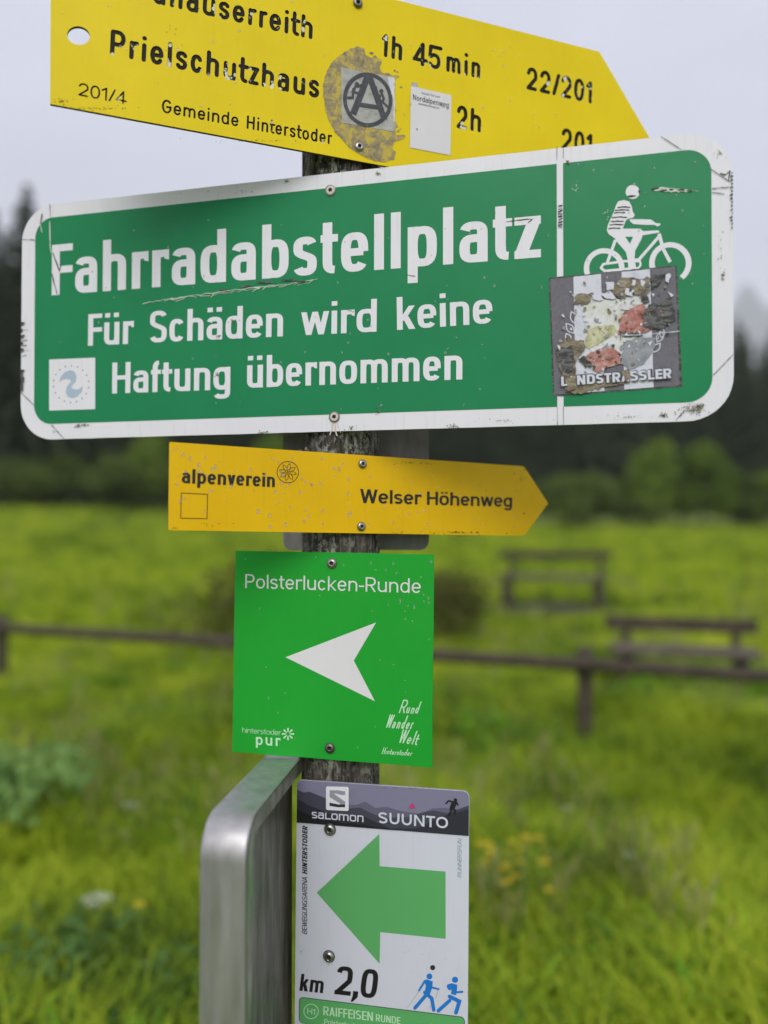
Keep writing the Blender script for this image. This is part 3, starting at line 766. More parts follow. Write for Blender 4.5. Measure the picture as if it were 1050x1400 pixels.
# broadleaf trees and shrubs at the meadow edge
B1 = leaf_crown(4.4, 4.0, 5.6, 1.0, 5200, .20, 51, M['leaf_mid'], 12); B1t = trunk_mesh('trunk', 4.6, .12, 6, 9)
B2 = leaf_crown(3.2, 3.0, 6.4, .7, 5200, .19, 52, M['leaf_mid'], 14); B2t = trunk_mesh('trunk', 5.4, .11, 6, 10)
B3 = leaf_crown(5.6, 3.4, 3.2, .1, 5200, .17, 53, M['leaf_dark'], 12); B3t = trunk_mesh('stem', 2.2, .06, 7, 11)
def D(px, y): return X(px, y), y
for (me, tr_, px, y, s, lab, cat, nm) in (
        (B2, B2t, 893, 56, .95, 'slender mid green tree before the dark wood, left of the pair on the right', 'tree', 'broadleaf_tree'),
        (B1, B1t, 962, 55, .92, 'fuller mid green tree before the dark wood, right of the pair on the right', 'tree', 'broadleaf_tree'),
        (B1, B1t, 1052, 54, .62, 'low bushy green tree at the right edge of the view before the wood', 'tree', 'broadleaf_tree'),
        (B3, B3t, 792, 55, 1.3, 'wide low green shrub at the meadow edge just right of the small yellow arrow', 'shrub', 'shrub'),
        (B3, B3t, 858, 58, 1.2, 'loose green shrub closing the gap left of the slender mid green tree', 'shrub', 'shrub'),
        (B2, B2t, 932, 60, .78, 'narrow green tree standing behind and between the pair on the right', 'tree', 'broadleaf_tree'),
        (B3, B3t, 1012, 57, 1.25, 'low green shrub between the right pair of trees and the right edge', 'shrub', 'shrub'),
        (B1, B1t, 690, 60, .6, 'green shrub before the wood hidden mostly behind the small yellow arrow sign', 'shrub', 'shrub'),
        (B3, B3t, 60, 54, 1.2, 'leftmost low shrub of the row along the wood on the left', 'shrub', 'shrub'),
        (B3, B3t, 150, 55, 1.25, 'low yellow green shrub at the wood edge under the big green sign, far left', 'shrub', 'shrub'),
        (B1, B1t, 205, 57, .85, 'bushy green shrub at the wood edge just left of the small yellow arrow sign', 'shrub', 'shrub'),
        (B1, B1t, 372, 57, .95, 'bright green bush top showing between the big green sign and the small yellow arrow', 'shrub', 'shrub'),
        (B3, B3t, 290, 57, 1.1, 'dark green shrub at the wood edge behind the small yellow arrow sign', 'shrub', 'shrub')):
    x, y = D(px, y); tree(nm, me, tr_, x, y, s, lab, cat, tn='trunk' if cat == 'tree' else 'stem')
NB = leaf_crown(2.4, 1.5, 1.35, .05, 2600, .055, 61, M['leaf_olive'], 16); NBt = trunk_mesh('stem', 1.0, .03, 8, 12)
x, y = D(365, 9.2); tree('shrub', NB, NBt, x, y, 1.0, 'dark shrub on the near meadow behind the left edge of the square green sign', 'shrub', rz=.2, tn='stem')
x, y = D(600, 9.8); tree('shrub', NB, NBt, x, y, .8, 'olive shrub on the near meadow behind the right edge of the square green sign', 'shrub', rz=1.2, tn='stem')

HB = leaf_crown(1.1, .8, .5, .0, 620, .05, 63, M['leaf_blue'], 14); HBt = trunk_mesh('stem', .35, .012, 6, 13)
x, y = D(22, 3.9); tree('leafy_plant', HB, HBt, x, y, 1.0, 'bluish green leafy plant at the left edge of the meadow, upper one', 'plant', tn='stem')
x, y = D(70, 2.45); tree('leafy_plant', HB, HBt, x, y, .62, 'dark leafy plant in the bottom left corner', 'plant', tn='stem')
x, y = D(228, 2.5); tree('leafy_plant', HB, HBt, x, y, .5, 'dark leafy plant at the bottom beside the metal rimmed board', 'plant', tn='stem')

# ------------------------------------------------------------------ mountains in the cloud
def ridge(name, x0, x1, y, h, seed, dep, base, label, peaks):
    vs_, fs = [], []; nx_ = 70; ny_ = 24
    for j in range(ny_ + 1):
        t = j / ny_
        for i in range(nx_ + 1):
            x = x0 + (x1 - x0) * i / nx_; prof = math.sin(PI * min(1, t * 1.0)) ** 1.2
            pk = sum(a * math.exp(-((x - c) / s) ** 2) for c, s, a in peaks)
            z = base + h * pk * prof * (1 + .25 * noise.fractal(Vector((x * .006, t * 3, seed)), .9, 2.1, 5)) + 8 * noise.noise(Vector((x * .03, t * 12, seed)))
            vs_.append((x, y + dep * t, z))
    for j in range(ny_):
        for i in range(nx_): a = j * (nx_ + 1) + i; fs.append([a, a + 1, a + nx_ + 2, a + nx_ + 1])
    o = obj(name, vs_, fs, M['hill'], None, True); tag(o, label, kind='structure'); return o
m = M['hill'] = mat('wooded mountainside', (.03, .04, .03), .95)
setcol(m, ramp(m, tex(m, (1, 1, 1), .008, 8, .7), [(.35, (.012, .02, .012)), (.55, (.03, .042, .025)), (.7, (.10, .10, .10)), (.8, (.25, .25, .25))]))
ridge('mountain', 400, 3200, 2500, 800, 4, 900, -5, 'grey mountain shoulder dissolving into cloud on the right', [(1400, 380, 1.0), (2200, 500, .85), (800, 300, .3)])
ridge('mountain', -3200, -150, 2200, 850, 8, 900, -5, 'wooded mountain flank dissolving into cloud on the left', [(-1150, 420, 1.0), (-2100, 600, 1.1), (-500, 250, .75)])

# ------------------------------------------------------------------ haze
def box(name, x0, x1, y0, y1, z0, z1, m, parent=None):
    v = [(x, y, z) for z in (z0, z1) for y in (y0, y1) for x in (x0, x1)]
    return obj(name, v, [[0, 2, 3, 1], [4, 5, 7, 6], [0, 1, 5, 4], [2, 6, 7, 3], [0, 4, 6, 2], [1, 3, 7, 5]], m, parent)
HAZE = 0.0004
m = bpy.data.materials.new('misty air'); m.use_nodes = True; n = m.node_tree.nodes
n.remove(n['Principled BSDF']); pv = n.new('ShaderNodeVolumePrincipled'); pv.inputs['Color'].default_value = (.93, .94, .97, 1); pv.inputs['Density'].default_value = HAZE
m.node_tree.links.new(pv.outputs[0], n['Material Output'].inputs['Volume'])
if HAZE > 0:
    hz = box('haze', -3400, 3400, -1300, 3600, -4, 1500, m); tag(hz, 'thin mist filling the valley', kind='stuff')

# ------------------------------------------------------------------ timber: fence and benches
m = M['timber'] = mat('weathered timber', (.10, .07, .055), .85)
setcol(m, ramp(m, tex(m, (2, 2, 2), 7, 6, .7), [(.3, (.024, .017, .010)), (.55, (.066, .048, .030)), (.8, (.20, .16, .11))])); bump(m, tex(m, (2, 2, 2), 30, 5, .7), .6, .004)
m = M['timber_grey'] = mat('silvered timber', (.16, .14, .12), .85)
setcol(m, ramp(m, tex(m, (2, 2, 2), 7, 6, .7), [(.3, (.065, .05, .036)), (.6, (.14, .115, .085)), (.8, (.26, .225, .17))]))

def log(name, p, q, r, m, parent, n=12, seg=8, cap=True):
    p, q = Vector(p), Vector(q); d = (q - p).normalized(); ax = d.orthogonal().normalized(); ay = d.cross(ax); vs_, fs = [], []
    for k in range(seg + 1):
        c = p.lerp(q, k / seg)
        for i in range(n):
            a = 2 * PI * i / n; v = (ax * math.cos(a) + ay * math.sin(a)); vs_.append(tuple(c + v * r * (1 + .10 * noise.noise(c * 2 + v * .7))))
    for k in range(seg):
        for i in range(n): j = (i + 1) % n; fs.append([k * n + i, k * n + j, (k + 1) * n + j, (k + 1) * n + i])
    fs.append(list(range(n))[::-1]); fs.append([seg * n + i for i in range(n)])
    o = obj(name, vs_, fs, m, parent); 
    for i, pl_ in enumerate(o.data.polygons): pl_.use_smooth = i < len(fs) - 2
    return o
def beam(name, p, q, w_, h, m, parent, bev=.008):
    """a squared timber from p to q, width w (across) and height h, with worn edges"""
    p, q = Vector(p), Vector(q); d = (q - p); Ln = d.length; d.normalize(); up = Vector((0, 0, 1)); sx = d.cross(up)
    if sx.length < .2: sx = Vector((1, 0, 0)); up = Vector((0, 1, 0))
    sx.normalize(); up = sx.cross(d).normalized()
    bm = bmesh.new(); bmesh.ops.create_cube(bm, size=1); bmesh.ops.scale(bm, vec=(Ln, w_, h), verts=bm.verts)
    bmesh.ops.bevel(bm, geom=bm.edges[:], offset=bev, segments=2, affect='EDGES')
    mw = Matrix.Identity(4)
    for i, v in enumerate((d, sx, up)):
        for k in range(3): mw[k][i] = v[k]
    mw.translation = (p + q) / 2; bmesh.ops.transform(bm, matrix=mw, verts=bm.verts)
    me = bpy.data.meshes.new(name); bm.to_mesh(me); bm.free(); return link(name, me, parent, m)

P1 = Vector((X(800, 5.15), 5.15, 0)); P0 = Vector((X(2, 6.85), 6.85, 0)); dv = (P1 - P0)
fe = empty('rail_fence', tuple(P1)); tag(fe, 'low fence of brown round rails and posts across the meadow', 'fence')
def loc(v): return Vector(v) - P1
rz_ = EYE - .921
for k in (-1, 0, 1, 2):
    c_ = P0 + dv * k; g0 = gz(c_.x, c_.y)
    log('post', loc((c_.x, c_.y + .02, g0 - .3)), loc((c_.x, c_.y + .02, rz_ + .09)), .052, M['timber'], fe)
for k in (-1, 0, 1):
    a_, b_2 = P0 + dv * k, P0 + dv * (k + 1); n2_ = Vector((dv.y, -dv.x, 0)).normalized() * .07
    log('rail', loc(a_ + n2_ * (1 if n2_.y < 0 else -1) + Vector((0, 0, rz_ - .012 * k)) - dv * .01), loc(b_2 + n2_ * (1 if n2_.y < 0 else -1) + Vector((0, 0, rz_ - .012 * (k + 1))) + dv * .01), .045, M['timber'], fe, seg=20)

def bench(name, pL, pR, back_y, leg_w, label, m1, hb, hs, side):
    """pL, pR: ground points of the two legs; a log bench with a beam as backrest"""
    o = empty(name, tuple((pL + pR) / 2)); tag(o, label, 'bench', 'log benches on the meadow'); c_ = (pL + pR) / 2; d = (pR - pL).normalized(); nn = Vector((-d.y, d.x, 0)) * side
    f = lambda v: v - c_
    for p in (pL, pR):
        g_ = Vector((0, 0, gz(p.x, p.y) - c_.z)); log('leg', f(p) + g_ + Vector((0, 0, -.2)), f(p) + g_ + Vector((0, 0, hs - .05)), leg_w / 2, m1, o, 10, 4)
        b = f(p) + nn * .22; beam('back_support', b + g_ + Vector((0, 0, -.1)), b + g_ + nn * .06 + Vector((0, 0, hb - .05)), .06, .07, m1, o)
    z = max(gz(pL.x, pL.y), gz(pR.x, pR.y)) - c_.z
    for k in (0, 1): beam('seat_plank', f(pL) - d * .14 + nn * (-.10 + .19 * k) + Vector((0, 0, z + hs)), f(pR) + d * .14 + nn * (-.10 + .19 * k) + Vector((0, 0, z + hs)), .17, .06, M['timber_grey'], o)
    beam('backrest', f(pL) - d * .18 + nn * .25 + Vector((0, 0, z + hb)), f(pR) + d * .18 + nn * .25 + Vector((0, 0, z + hb)), .06, .13, m1, o)
    return o
yA = 6.9
bench('bench', Vector((X(858, yA), yA + .05, 0)), Vector((X(1016, yA - .25), yA - .2, 0)), 0, .14, 'nearer brown log bench with backrest, just behind the rail fence on the right', M['timber'], .58, .38, 1)
yB = 12.6
bench('bench', Vector((X(694, yB), yB, 0)), Vector((X(818, yB - .5), yB - .5, 0)), 0, .19, 'farther brown log bench on the open grass, right of the square green sign', M['timber'], .86, .52, 1)

# ------------------------------------------------------------------ wild flowers
M['petal_w'] = mat('white umbel', (.38, .42, .28), .7); M['petal_y'] = mat('yellow petals', (.65, .50, .01), .6); M['stalk'] = mat('flower stalk', (.12, .20, .02), .7)
def flower(px, py, y, r, kind, label, group=None):
    x = X(px, y); z = EYE - (py - 715) / FPX * y; g0 = gz(x, y); o = empty('wild_flower', (x, y, g0)); h = max(.05, z - g0); tag(o, label, 'flower', group)
    log('stalk', (0, 0, -.05), (0, 0, h), .003, M['stalk'], o, 5, 2); vs_, fs = [], []
    for _ in range(26 if kind == 'w' else 16):
        a = random.uniform(0, 6.28); q = r * random.random() ** .5; c_ = Vector((q * math.cos(a), q * math.sin(a), h + random.uniform(-.25, .15) * r)); s = r * (.22 if kind == 'w' else .35); b = len(vs_)
        for i in range(6): t = 2 * PI * i / 6; vs_.append((c_.x + s * math.cos(t), c_.y + s * math.sin(t), c_.z + random.uniform(-.3, .3) * s))
        fs.append(list(range(b, b + 6)))
    obj('flower_head', vs_, fs, M['petal_w' if kind == 'w' else 'petal_y'], o); return o
flower(135, 1224, 2.62, .042, 'w', 'broad white umbel flower low on the left in the grass')
flower(180, 1097, 3.45, .028, 'w', 'small pale umbel flower in the grass left of the metal rimmed board')
flower(193, 1232, 2.55, .015, 'y', 'pale yellow flower just right of the broad white umbel')
flower(858, 1165, 2.95, .02, 'w', 'whitish flower in the grass to the right of the green arrow', 'pale flowers on the right')
flower(772, 1102, 3.4, .02, 'w', 'pale flower nearest below the fence post on the right')
for i in range(34):
    px, py = random.gauss(692, 30), random.gauss(1178, 24)
    if px > 652: flower(px, py, random.uniform(2.75, 3.0), random.uniform(.010, .020), 'y', 'yellow meadow flower in the patch right of the white arrow sign', 'yellow flowers right of the signpost')
flower(237, 1376, 2.4, .016, 'y', 'yellow green flower at the bottom left beside the metal rimmed board')

# ------------------------------------------------------------------ the post
m = M['post'] = mat('weathered lichened post', (.06, .05, .04), .9)
fib = tex(m, (26, 26, 1.6), 5, 8, .75, dist=.4); c = ramp(m, fib, [(.34, (.009, .008, .007)), (.46, (.032, .026, .021)), (.55, (.085, .07, .054)), (.66, (.22, .195, .155))])
spk = tex(m, (1, 1, .55), 170, 6, .75); gate = tex(m, (1, 1, .6), 12, 4, .6)
lich = fmath(m, 'MULTIPLY', ramp(m, spk, [(.50, (0, 0, 0)), (.56, (1, 1, 1))]), ramp(m, gate, [(.36, (.0, .0, .0)), (.56, (1, 1, 1))]))
c = mixc(m, lich, c, ramp(m, tex(m, (1, 1, 1), 60, 3), [(.4, (.22, .24, .17)), (.7, (.42, .41, .34))]))
setcol(m, c); bump(m, fib, .9, .004)
vs_, fs = [], []; n_a, n_z = 120, 300; z0, z1 = -.4, 2.36
for k in range(n_z + 1):
    z = z0 + (z1 - z0) * k / n_z
    for i in range(n_a):
        a = 2 * PI * i / n_a; ca, sa_ = math.cos(a), math.sin(a)
        q = noise.fractal(Vector((ca * 9, sa_ * 9, z * 1.2)), 1, 2, 3); crk = max(0, .12 - abs(noise.noise(Vector((ca * 3.2, sa_ * 3.2, z * .5 + 7))))) * .04
        rr = RAD - .0012 + .0012 * q - crk; vs_.append((rr * ca, rr * sa_, z))
for k in range(n_z):
    for i in range(n_a): j = (i + 1) % n_a; fs.append([k * n_a + i, k * n_a + j, (k + 1) * n_a + j, (k + 1) * n_a + i])
fs.append([n_z * n_a + i for i in range(n_a)])
po = obj('wooden_post', vs_, fs, M['post'], None, True); po.location = (AXIS.x, AXIS.y, 0); tag(po, 'round weathered wooden post with lichen carrying all the signs', 'post')

# ------------------------------------------------------------------ 1  the upper yellow arrow board
pl = PT = Plane(17.51, -2.16, .0045, 2.05)
T = empty('direction_sign', mw=pl.mw); tag(T, 'large yellow arrow board with routed black place names, topmost on the post', 'sign')
out = [tuple(pl.uv(p)) for p in ((69.9, -120.5), (68.4, 142), (820, 281.5), (889, 190), (819.5, 70.7))]
RT = dict(tv=.165, rnd=True, xh=.73, e=2.2, sp=.17)
rout = []
for a in (("dhauserreith", (208, 4), (427, 54.2), 33, {}), ("Prielschutzhaus", (150, 75), (436, 134.8), 34.5, {}),
          ("201/4", (107, 130.5), (172, 143), 18, dict(tv=.13)), ("Gemeinde", (221, 153.7), (326, 173.5), 18.5, dict(tv=.15)), ("Hinterstoder", (337, 176.0), (454, 198), 18.5, dict(tv=.15)),
          ("1h", (521.5, 77), (549.5, 83.5), 32, {}), ("45", (564.3, 87.7), (602.3, 96.2), 32.5, {}), ("min", (610, 97.8), (656.5, 107.8), 31, dict(xh=.70)),
          ("22/201", (719.5, 122), (809, 142), 31, {}), ("2h", (624, 175), (657.5, 181.5), 32, {}), ("201", (767, 205), (809, 214), 31, {})):
    k = dict(RT); k.update(a[4]); rout += text_polys(pl, *a[:4], **k)
hole = [tuple(pl.uv(p)) for p in disc((107.3, 48.6), 15.6, 28, 12.6, R(12))]
plate('board', out, .0042, M['yellow_top'], M['yedge'], T, cuts=[(rout, 1), ([hole], None)], depth=.0013, m_floor=M['groove'], m_wall=M['groove_wall'])
q = Z(5.526, 440, 50)
res = q((270, 78), (215, 92), (150, 130), (85, 185), (40, 260), (12, 350), (8, 430), (22, 540), (55, 640), (110, 740), (200, 830), (300, 900), (400, 938), (470, 945), (545, 930), (560, 880), (530, 850), (545, 800), (620, 770), (628, 745), (560, 745), (552, 700), (580, 680), (570, 645), (550, 640), (550, 325), (592, 300), (545, 290), (445, 268), (440, 235), (455, 190), (440, 165), (375, 160), (330, 140), (318, 88))
st = px_shape(pl, T, 'sticker_residue', [jag(res, .9, 4)], .0004, M['residue'], 'round patch of brown torn glue and paper')
px_shape(pl, T, 'scratches', [jag(disc(q((x, y))[0], rr, 8, rr * .6), rr * .3, 5) for x, y, rr in ((375, 125, 2.6), (400, 155, 3), (550, 258, 1.8), (570, 268, 1.5), (600, 380, 2.2), (605, 760, 2), (575, 712, 2.6), (560, 560, 1.2), (595, 700, 1.2))], .0005, M['residue'])['kind'] = 'stuff'
sk = empty('sticker'); sk.parent = T; sk['label'] = 'faded square sticker with a circled A'
px_shape(pl, sk, 'backing', [q((145, 235), (545, 312), (550, 722), (150, 652))], .0007, M['stickergrey'])
px_shape(pl, sk, 'torn_corner', [jag(q((500, 305), (548, 315), (552, 640), (535, 645), (542, 480), (500, 360)), .6, 4)], .0009, M['st_white'])
ring = [tuple(pl.uv(p)) for p in q(*disc((345, 480), 172, 40, 192, R(-10)))]
emb = stroke(ring, .0049, None, True)
def qs(pts, w_): return stroke([tuple(pl.uv(p)) for p in q(*pts)], w_)
emb += qs([(352, 285), (235, 590)], .0080) + qs([(352, 285), (472, 630)], .0080) + qs([(270, 515), (440, 540)], .0056)
emb += [[tuple(pl.uv(p)) for p in q(*disc((262, 362), 17, 10))], [tuple(pl.uv(p)) for p in q(*disc((448, 415), 17, 10))]]
for pts in ([(255, 375), (235, 420), (270, 430)], [(235, 415), (232, 465), (190, 466)], [(262, 382), (300, 370)], [(240, 395), (228, 430)], [(405, 380), (420, 440), (430, 500)], [(450, 430), (466, 470), (455, 495), (498, 535)], [(440, 440), (432, 470)], [(430, 470), (450, 500)]):
    emb += qs(pts, .0032)
union_mesh('emblem', emb, .0011, M['inkgrey'], sk)
s2 = empty('sticker'); s2.parent = T; s2['label'] = 'white paper label with small print'
px_shape(pl, s2, 'backing', [q((672, 375), (978, 445), (970, 898), (664, 840))], .0006, M['white2'])
px_shape(pl, s2, 'tape_tab', [q((680, 345), (722, 352), (724, 385), (676, 376))], .0004, M['stickergrey'])
lettering(pl, s2, [("Nordalpenweg", q((686, 478))[0], q((956, 541))[0], 7.4, dict(tv=.12, e=2.0, sp=.14)), ("Virtuelle Tour zum".replace('V', 'V'), q((750, 434))[0], q((890, 466))[0], 2.8, dict(tv=.10)), ("www.weitwanderwege.com", q((728, 514))[0], q((885, 550))[0], 2.6, dict(tv=.10))], .0009, M['darkprint'])
px_shape(pl, s2, 'edge_line', [], .001, M['darkprint']) if False else None
screw(pl, T, (489, 5), .0062, M['steel_dark'], key='dark'); screw(pl, T, (491, 201), .0058, M['steel'], key='st', off=.0006)
drops(pl, T, [(80, 0, 470, 150, 26, .0008, .0018), (540, 60, 860, 180, 26, .0008, .0018)], ok=lambda x, y: y > .2548 * (x - 542) + 8 and y < 142 + .1856 * (x - 68) - 6 and (x - 107) ** 2 + (y - 48) ** 2 > 500 and x < 840)
specks(pl, T, 'grime_specks', [(130, 148, 60, 4, 40, .4, 1.0), (85, 138, 14, 6, 24, .4, 1.1), (350, 192, 90, 4, 26, .4, .9), (240, 40, 90, 40, 8, .5, 1.0)], .0003, M['yedge'])

# ------------------------------------------------------------------ 2  the big green sign
pl = PG = Plane(-13.60, -.05, .0030, 1.95)
G = empty('bicycle_parking_sign', mw=pl.mw); tag(G, 'wide white bordered dark green sign with large white lettering and a cyclist', 'sign')
uL = (pl.uv((29.5, 328)).x + pl.uv((29, 546)).x) / 2; uR = (pl.uv((1001, 246)).x + pl.uv((1003.9, 508)).x) / 2
vT = (pl.uv((70, 279.5)).y + pl.uv((905, 186)).y + pl.uv((500, 232.5)).y) / 3; vB = (pl.uv((67.6, 601)).y + pl.uv((941, 575.7)).y) / 2
iL = (pl.uv((48.2, 322)).x + pl.uv((47.2, 489)).x) / 2; iR = (pl.uv((971.5, 227)).x + pl.uv((974.8, 470)).x) / 2
iT = (pl.uv((70.5, 297.1)).y + pl.uv((933.8, 206.2)).y) / 2; iB = (pl.uv((66.7, 579.5)).y + pl.uv((941, 550.4)).y) / 2
bd = plate('board', jag(rrect(uL, uR, vB, vT, .050), .00015, .02), .0025, M['white'], M['alu_edge'], G)
sa, sb = pl.uv((761.5, 400)).x, pl.uv((770.2, 400)).x
f1 = [p for p in rrect(iL, iR, iB, iT, .0275) ]
def clip(poly, lo, hi): return [(min(max(x, lo), hi), y) for x, y in poly]
union_mesh('green_field', [clip(f1, iL, sa)], .0003, M['green'], G); union_mesh('green_field', [clip(f1, sb, iR)], .0003, M['green'], G)
BC = dict(tv=.180, th=.138, xh=.71, e=3.0, sp=.125)
lettering(pl, G, [("Fahrradabstellplatz", (71, 404.0), (739.5, 351.8), 74.5)], .0006, M['white'], label='large white condensed title lettering', **BC)
lettering(pl, G, [("Für", (120.5, 473), (183, 470), 43.5), ("Schäden", (205, 468.8), (387, 460), 44), ("wird", (411.5, 458.6), (515, 453.6), 44.5), ("keine", (543, 451.4), (673.5, 441.8), 45.5)], .0006, M['white'], label='white lettering, second line', **BC)
lettering(pl, G, [("Haftung", (153.5, 538.2), (315, 532.6), 43), ("übernommen", (338, 530.5), (632.2, 518.8), 45)], .0006, M['white'], label='white lettering, third line', **BC)
q = Z(5.833, 780, 240)
def gs(pts, w_, closed=False): return stroke([tuple(pl.uv(p)) for p in q(*pts)], w_ / 5.833 * .88 / FPX, None, closed)
cyc = [[tuple(pl.uv(p)) for p in q(*a)] for a in (
    disc((495, 133), 56, 24),
    [(362, 240), (380, 208), (425, 196), (468, 210), (487, 245), (495, 285), (512, 318), (498, 338), (462, 345), (440, 362), (415, 430), (430, 470), (350, 500), (305, 470), (290, 440), (296, 400), (320, 345), (345, 290)],
    [(468, 350), (560, 350), (640, 352), (680, 380), (718, 385), (712, 400), (690, 408), (670, 395), (600, 395), (500, 388), (480, 372)],
    [(350, 500), (400, 425), (555, 425), (578, 445), (700, 438), (712, 455), (575, 478), (560, 520), (515, 600), (510, 668), (525, 745), (462, 748), (455, 670), (440, 610), (370, 530)])]
cyc += gs([(705, 488), (545, 672)], 24) + gs([(705, 465), (740, 590), (795, 692)], 26) + gs([(358, 515), (290, 705)], 24) + gs([(240, 742), (262, 708), (430, 684), (560, 684)], 20) + gs([(240, 735), (270, 762), (430, 748), (520, 740)], 20)
cyc += gs(arc(795, 700, 147, 147, 52, -200), 42) + gs(disc((268, 742), 141, 40), 42, True) + gs(disc((522, 706), 36, 18), 16, True)
cm = union_mesh('cyclist_emblem', cyc, .0006, M['white'], G)
px_shape(pl, G, 'emblem_gap', [q((437, 490), (498, 490), (474, 545))], .0009, M['green'])
# wear on the emblem
wear = []
for (y, x0, x1) in ((250, 372, 478), (272, 350, 470), (292, 345, 440), (330, 325, 455), (362, 315, 430), (388, 310, 425), (418, 298, 400)):
    wear += [jag(q((x0, y + 4), (x1 * .5 + x0 * .5, y - 2), (x1, y + 2), (x1 - 8, y + 9), (x0 * .5 + x1 * .5, y + 7), (x0 + 5, y + 12)), .35, 2.5)]
wear += [jag(q((450, 165), (490, 155), (525, 160), (515, 172), (470, 175)), .4, 3), jag(q((545, 110), (555, 130), (548, 150), (538, 125)), .3, 2)]
px_shape(pl, G, 'wear_marks', wear, .0010, M['st_black'])['kind'] = 'stuff'
# small printed emblem, lower left
lg = empty('emblem_plate'); lg.parent = G
px_shape(pl, lg, 'plate_face', [[(67.6, 491.7), (130.5, 489), (130.5, 559.5), (67.6, 561.4)]], .0006, M['white'])
q = Z(5.25, 20, 470)
sw1 = [(322, 276), (335, 235), (362, 205), (400, 190), (432, 200), (447, 232), (440, 270), (415, 300), (402, 305), (410, 280), (400, 258), (375, 250), (345, 258)]
sw2 = [(816 - x, 580 - y) for x, y in sw1]
px_shape(pl, lg, 'swirl', [q(*sw1), q(*sw2)], .0009, M['paleblue'])
px_shape(pl, lg, 'dot_ring', [q(*disc((408 + 128 * math.cos(a), 290 + 132 * math.sin(a)), 6, 6)) for a in [2 * PI * k / 18 + .2 for k in range(18)]], .0009, M['greyprint'])
# wear, seams, dirt
seams = []
for a in ([(68.8, 279.5), (69.2, 297)], [(29.5, 327.6), (48, 328.3)], [(29.5, 537), (47, 554)], [(71, 581), (88.5, 600.5)], [(903.5, 187), (932, 205.5)], [(972, 232), (998, 249)], [(975, 513), (1002, 485)], [(924, 574.5), (938, 559)]): seams += hair(a, .9, .15)
seams += hair([(761.4, 200.5), (761.4, 219)], .7, .1) + hair([(770.2, 199.5), (770.2, 217.5)], .7, .1) + hair([(762, 556), (762, 582)], .6, .1) + hair([(770.3, 556), (770.3, 581)], .6, .1)
seams += hair([(58, 293), (56, 307), (57, 299)], 1.2, .3) + hair([(73, 346), (77, 358), (82, 371), (77, 356)], 1.1, .2) + hair([(82, 371), (84, 362)], 1.2) + hair([(72, 375), (76, 392), (79, 402)], 1.6, .3)
for k in range(9): seams += hair([(763, 283 + k * 3.6 + random.uniform(-1, 1)), (769, 281.5 + k * 3.6 + random.uniform(-1, 1))], random.uniform(.7, 1.8), .4)
for k in range(6): seams += hair([(x_ := 30 + random.uniform(0, 4), 452 + k * 7), (x_ + random.uniform(3, 10), 451 + k * 7)], random.uniform(.6, 1.4), .6)
seams += hair([(692, 303), (728, 300), (722, 305)], 1.0, .6) + hair([(556, 376), (568, 378)], .8, .3)
seams += hair([(985, 238), (992, 240), (998, 234), (996, 247)], 1.6, .8) + hair([(973, 259), (985, 257), (996, 256)], 1.3, .8) + hair([(974, 264), (990, 266)], 1.4, .8)
px_shape(pl, G, 'scratches', seams, .0012, M['scratch_dark'])['kind'] = 'stuff'
lt = hair([(68.6, 303), (69.5, 340), (71, 346)], 1.6, .2) + hair([(56, 306), (58, 318)], 1.2, .2) + hair([(195, 415), (260, 405), (330, 396), (415, 386)], 1.0, 1.0)
for k in range(34): x_ = random.uniform(225, 425); lt += hair([(x_, 412 - (x_ - 225) * .13 + random.uniform(-3, 3)), (x_ + random.uniform(4, 16), 410 - (x_ - 225) * .13 + random.uniform(-3, 2))], random.uniform(.4, 1.1), .4)
lt += [jag([(897 + dx, 259 + dy) for dx, dy in ((-4, 2), (8, -3), (30, 0), (44, 1), (58, 2), (40, 4), (20, 4))], .8, 3)]
for k in range(14): lt += [jag(disc((random.uniform(782, 790), random.uniform(248, 262)), random.uniform(.3, .9), 6), .2, 9)]
for k in range(10): lt += [jag(disc((random.uniform(824, 838), random.uniform(283, 304)), random.uniform(.3, .9), 6), .2, 9)]
px_shape(pl, G, 'bare_scratches', lt, .0011, M['scratch_light'])['kind'] = 'stuff'
px_shape(pl, G, 'wear_marks', [jag([(x_, y_), (x_ + a_, y_ - 1.2), (x_ + a_ * 1.1, y_ + 1), (x_ + 2, y_ + 2)], .5, 3) for x_, y_, a_ in ((890, 258, 10), (902, 260, 9), (914, 259, 6), (926, 260, 9), (938, 261, 7), (330, 391, 14), (350, 386, 22), (385, 383, 20), (300, 396, 10), (405, 385, 12))] +
         [jag([(999.3 + random.uniform(-3, 1.5), y_), (1001.3, y_ - 1), (1001.8, y_ + 2), (999.5 + random.uniform(-3, 1), y_ + 2)], .5, 1.5) for y_ in range(236, 316, 5)] +
         [jag([(29, y_), (32 + random.uniform(0, 3), y_ + 1), (31 + random.uniform(0, 2), y_ + 5), (29, y_ + 6)], .4, 2) for y_ in list(range(440, 478, 9)) + list(range(505, 535, 5))], .0014, M['st_black'])['kind'] = 'stuff'
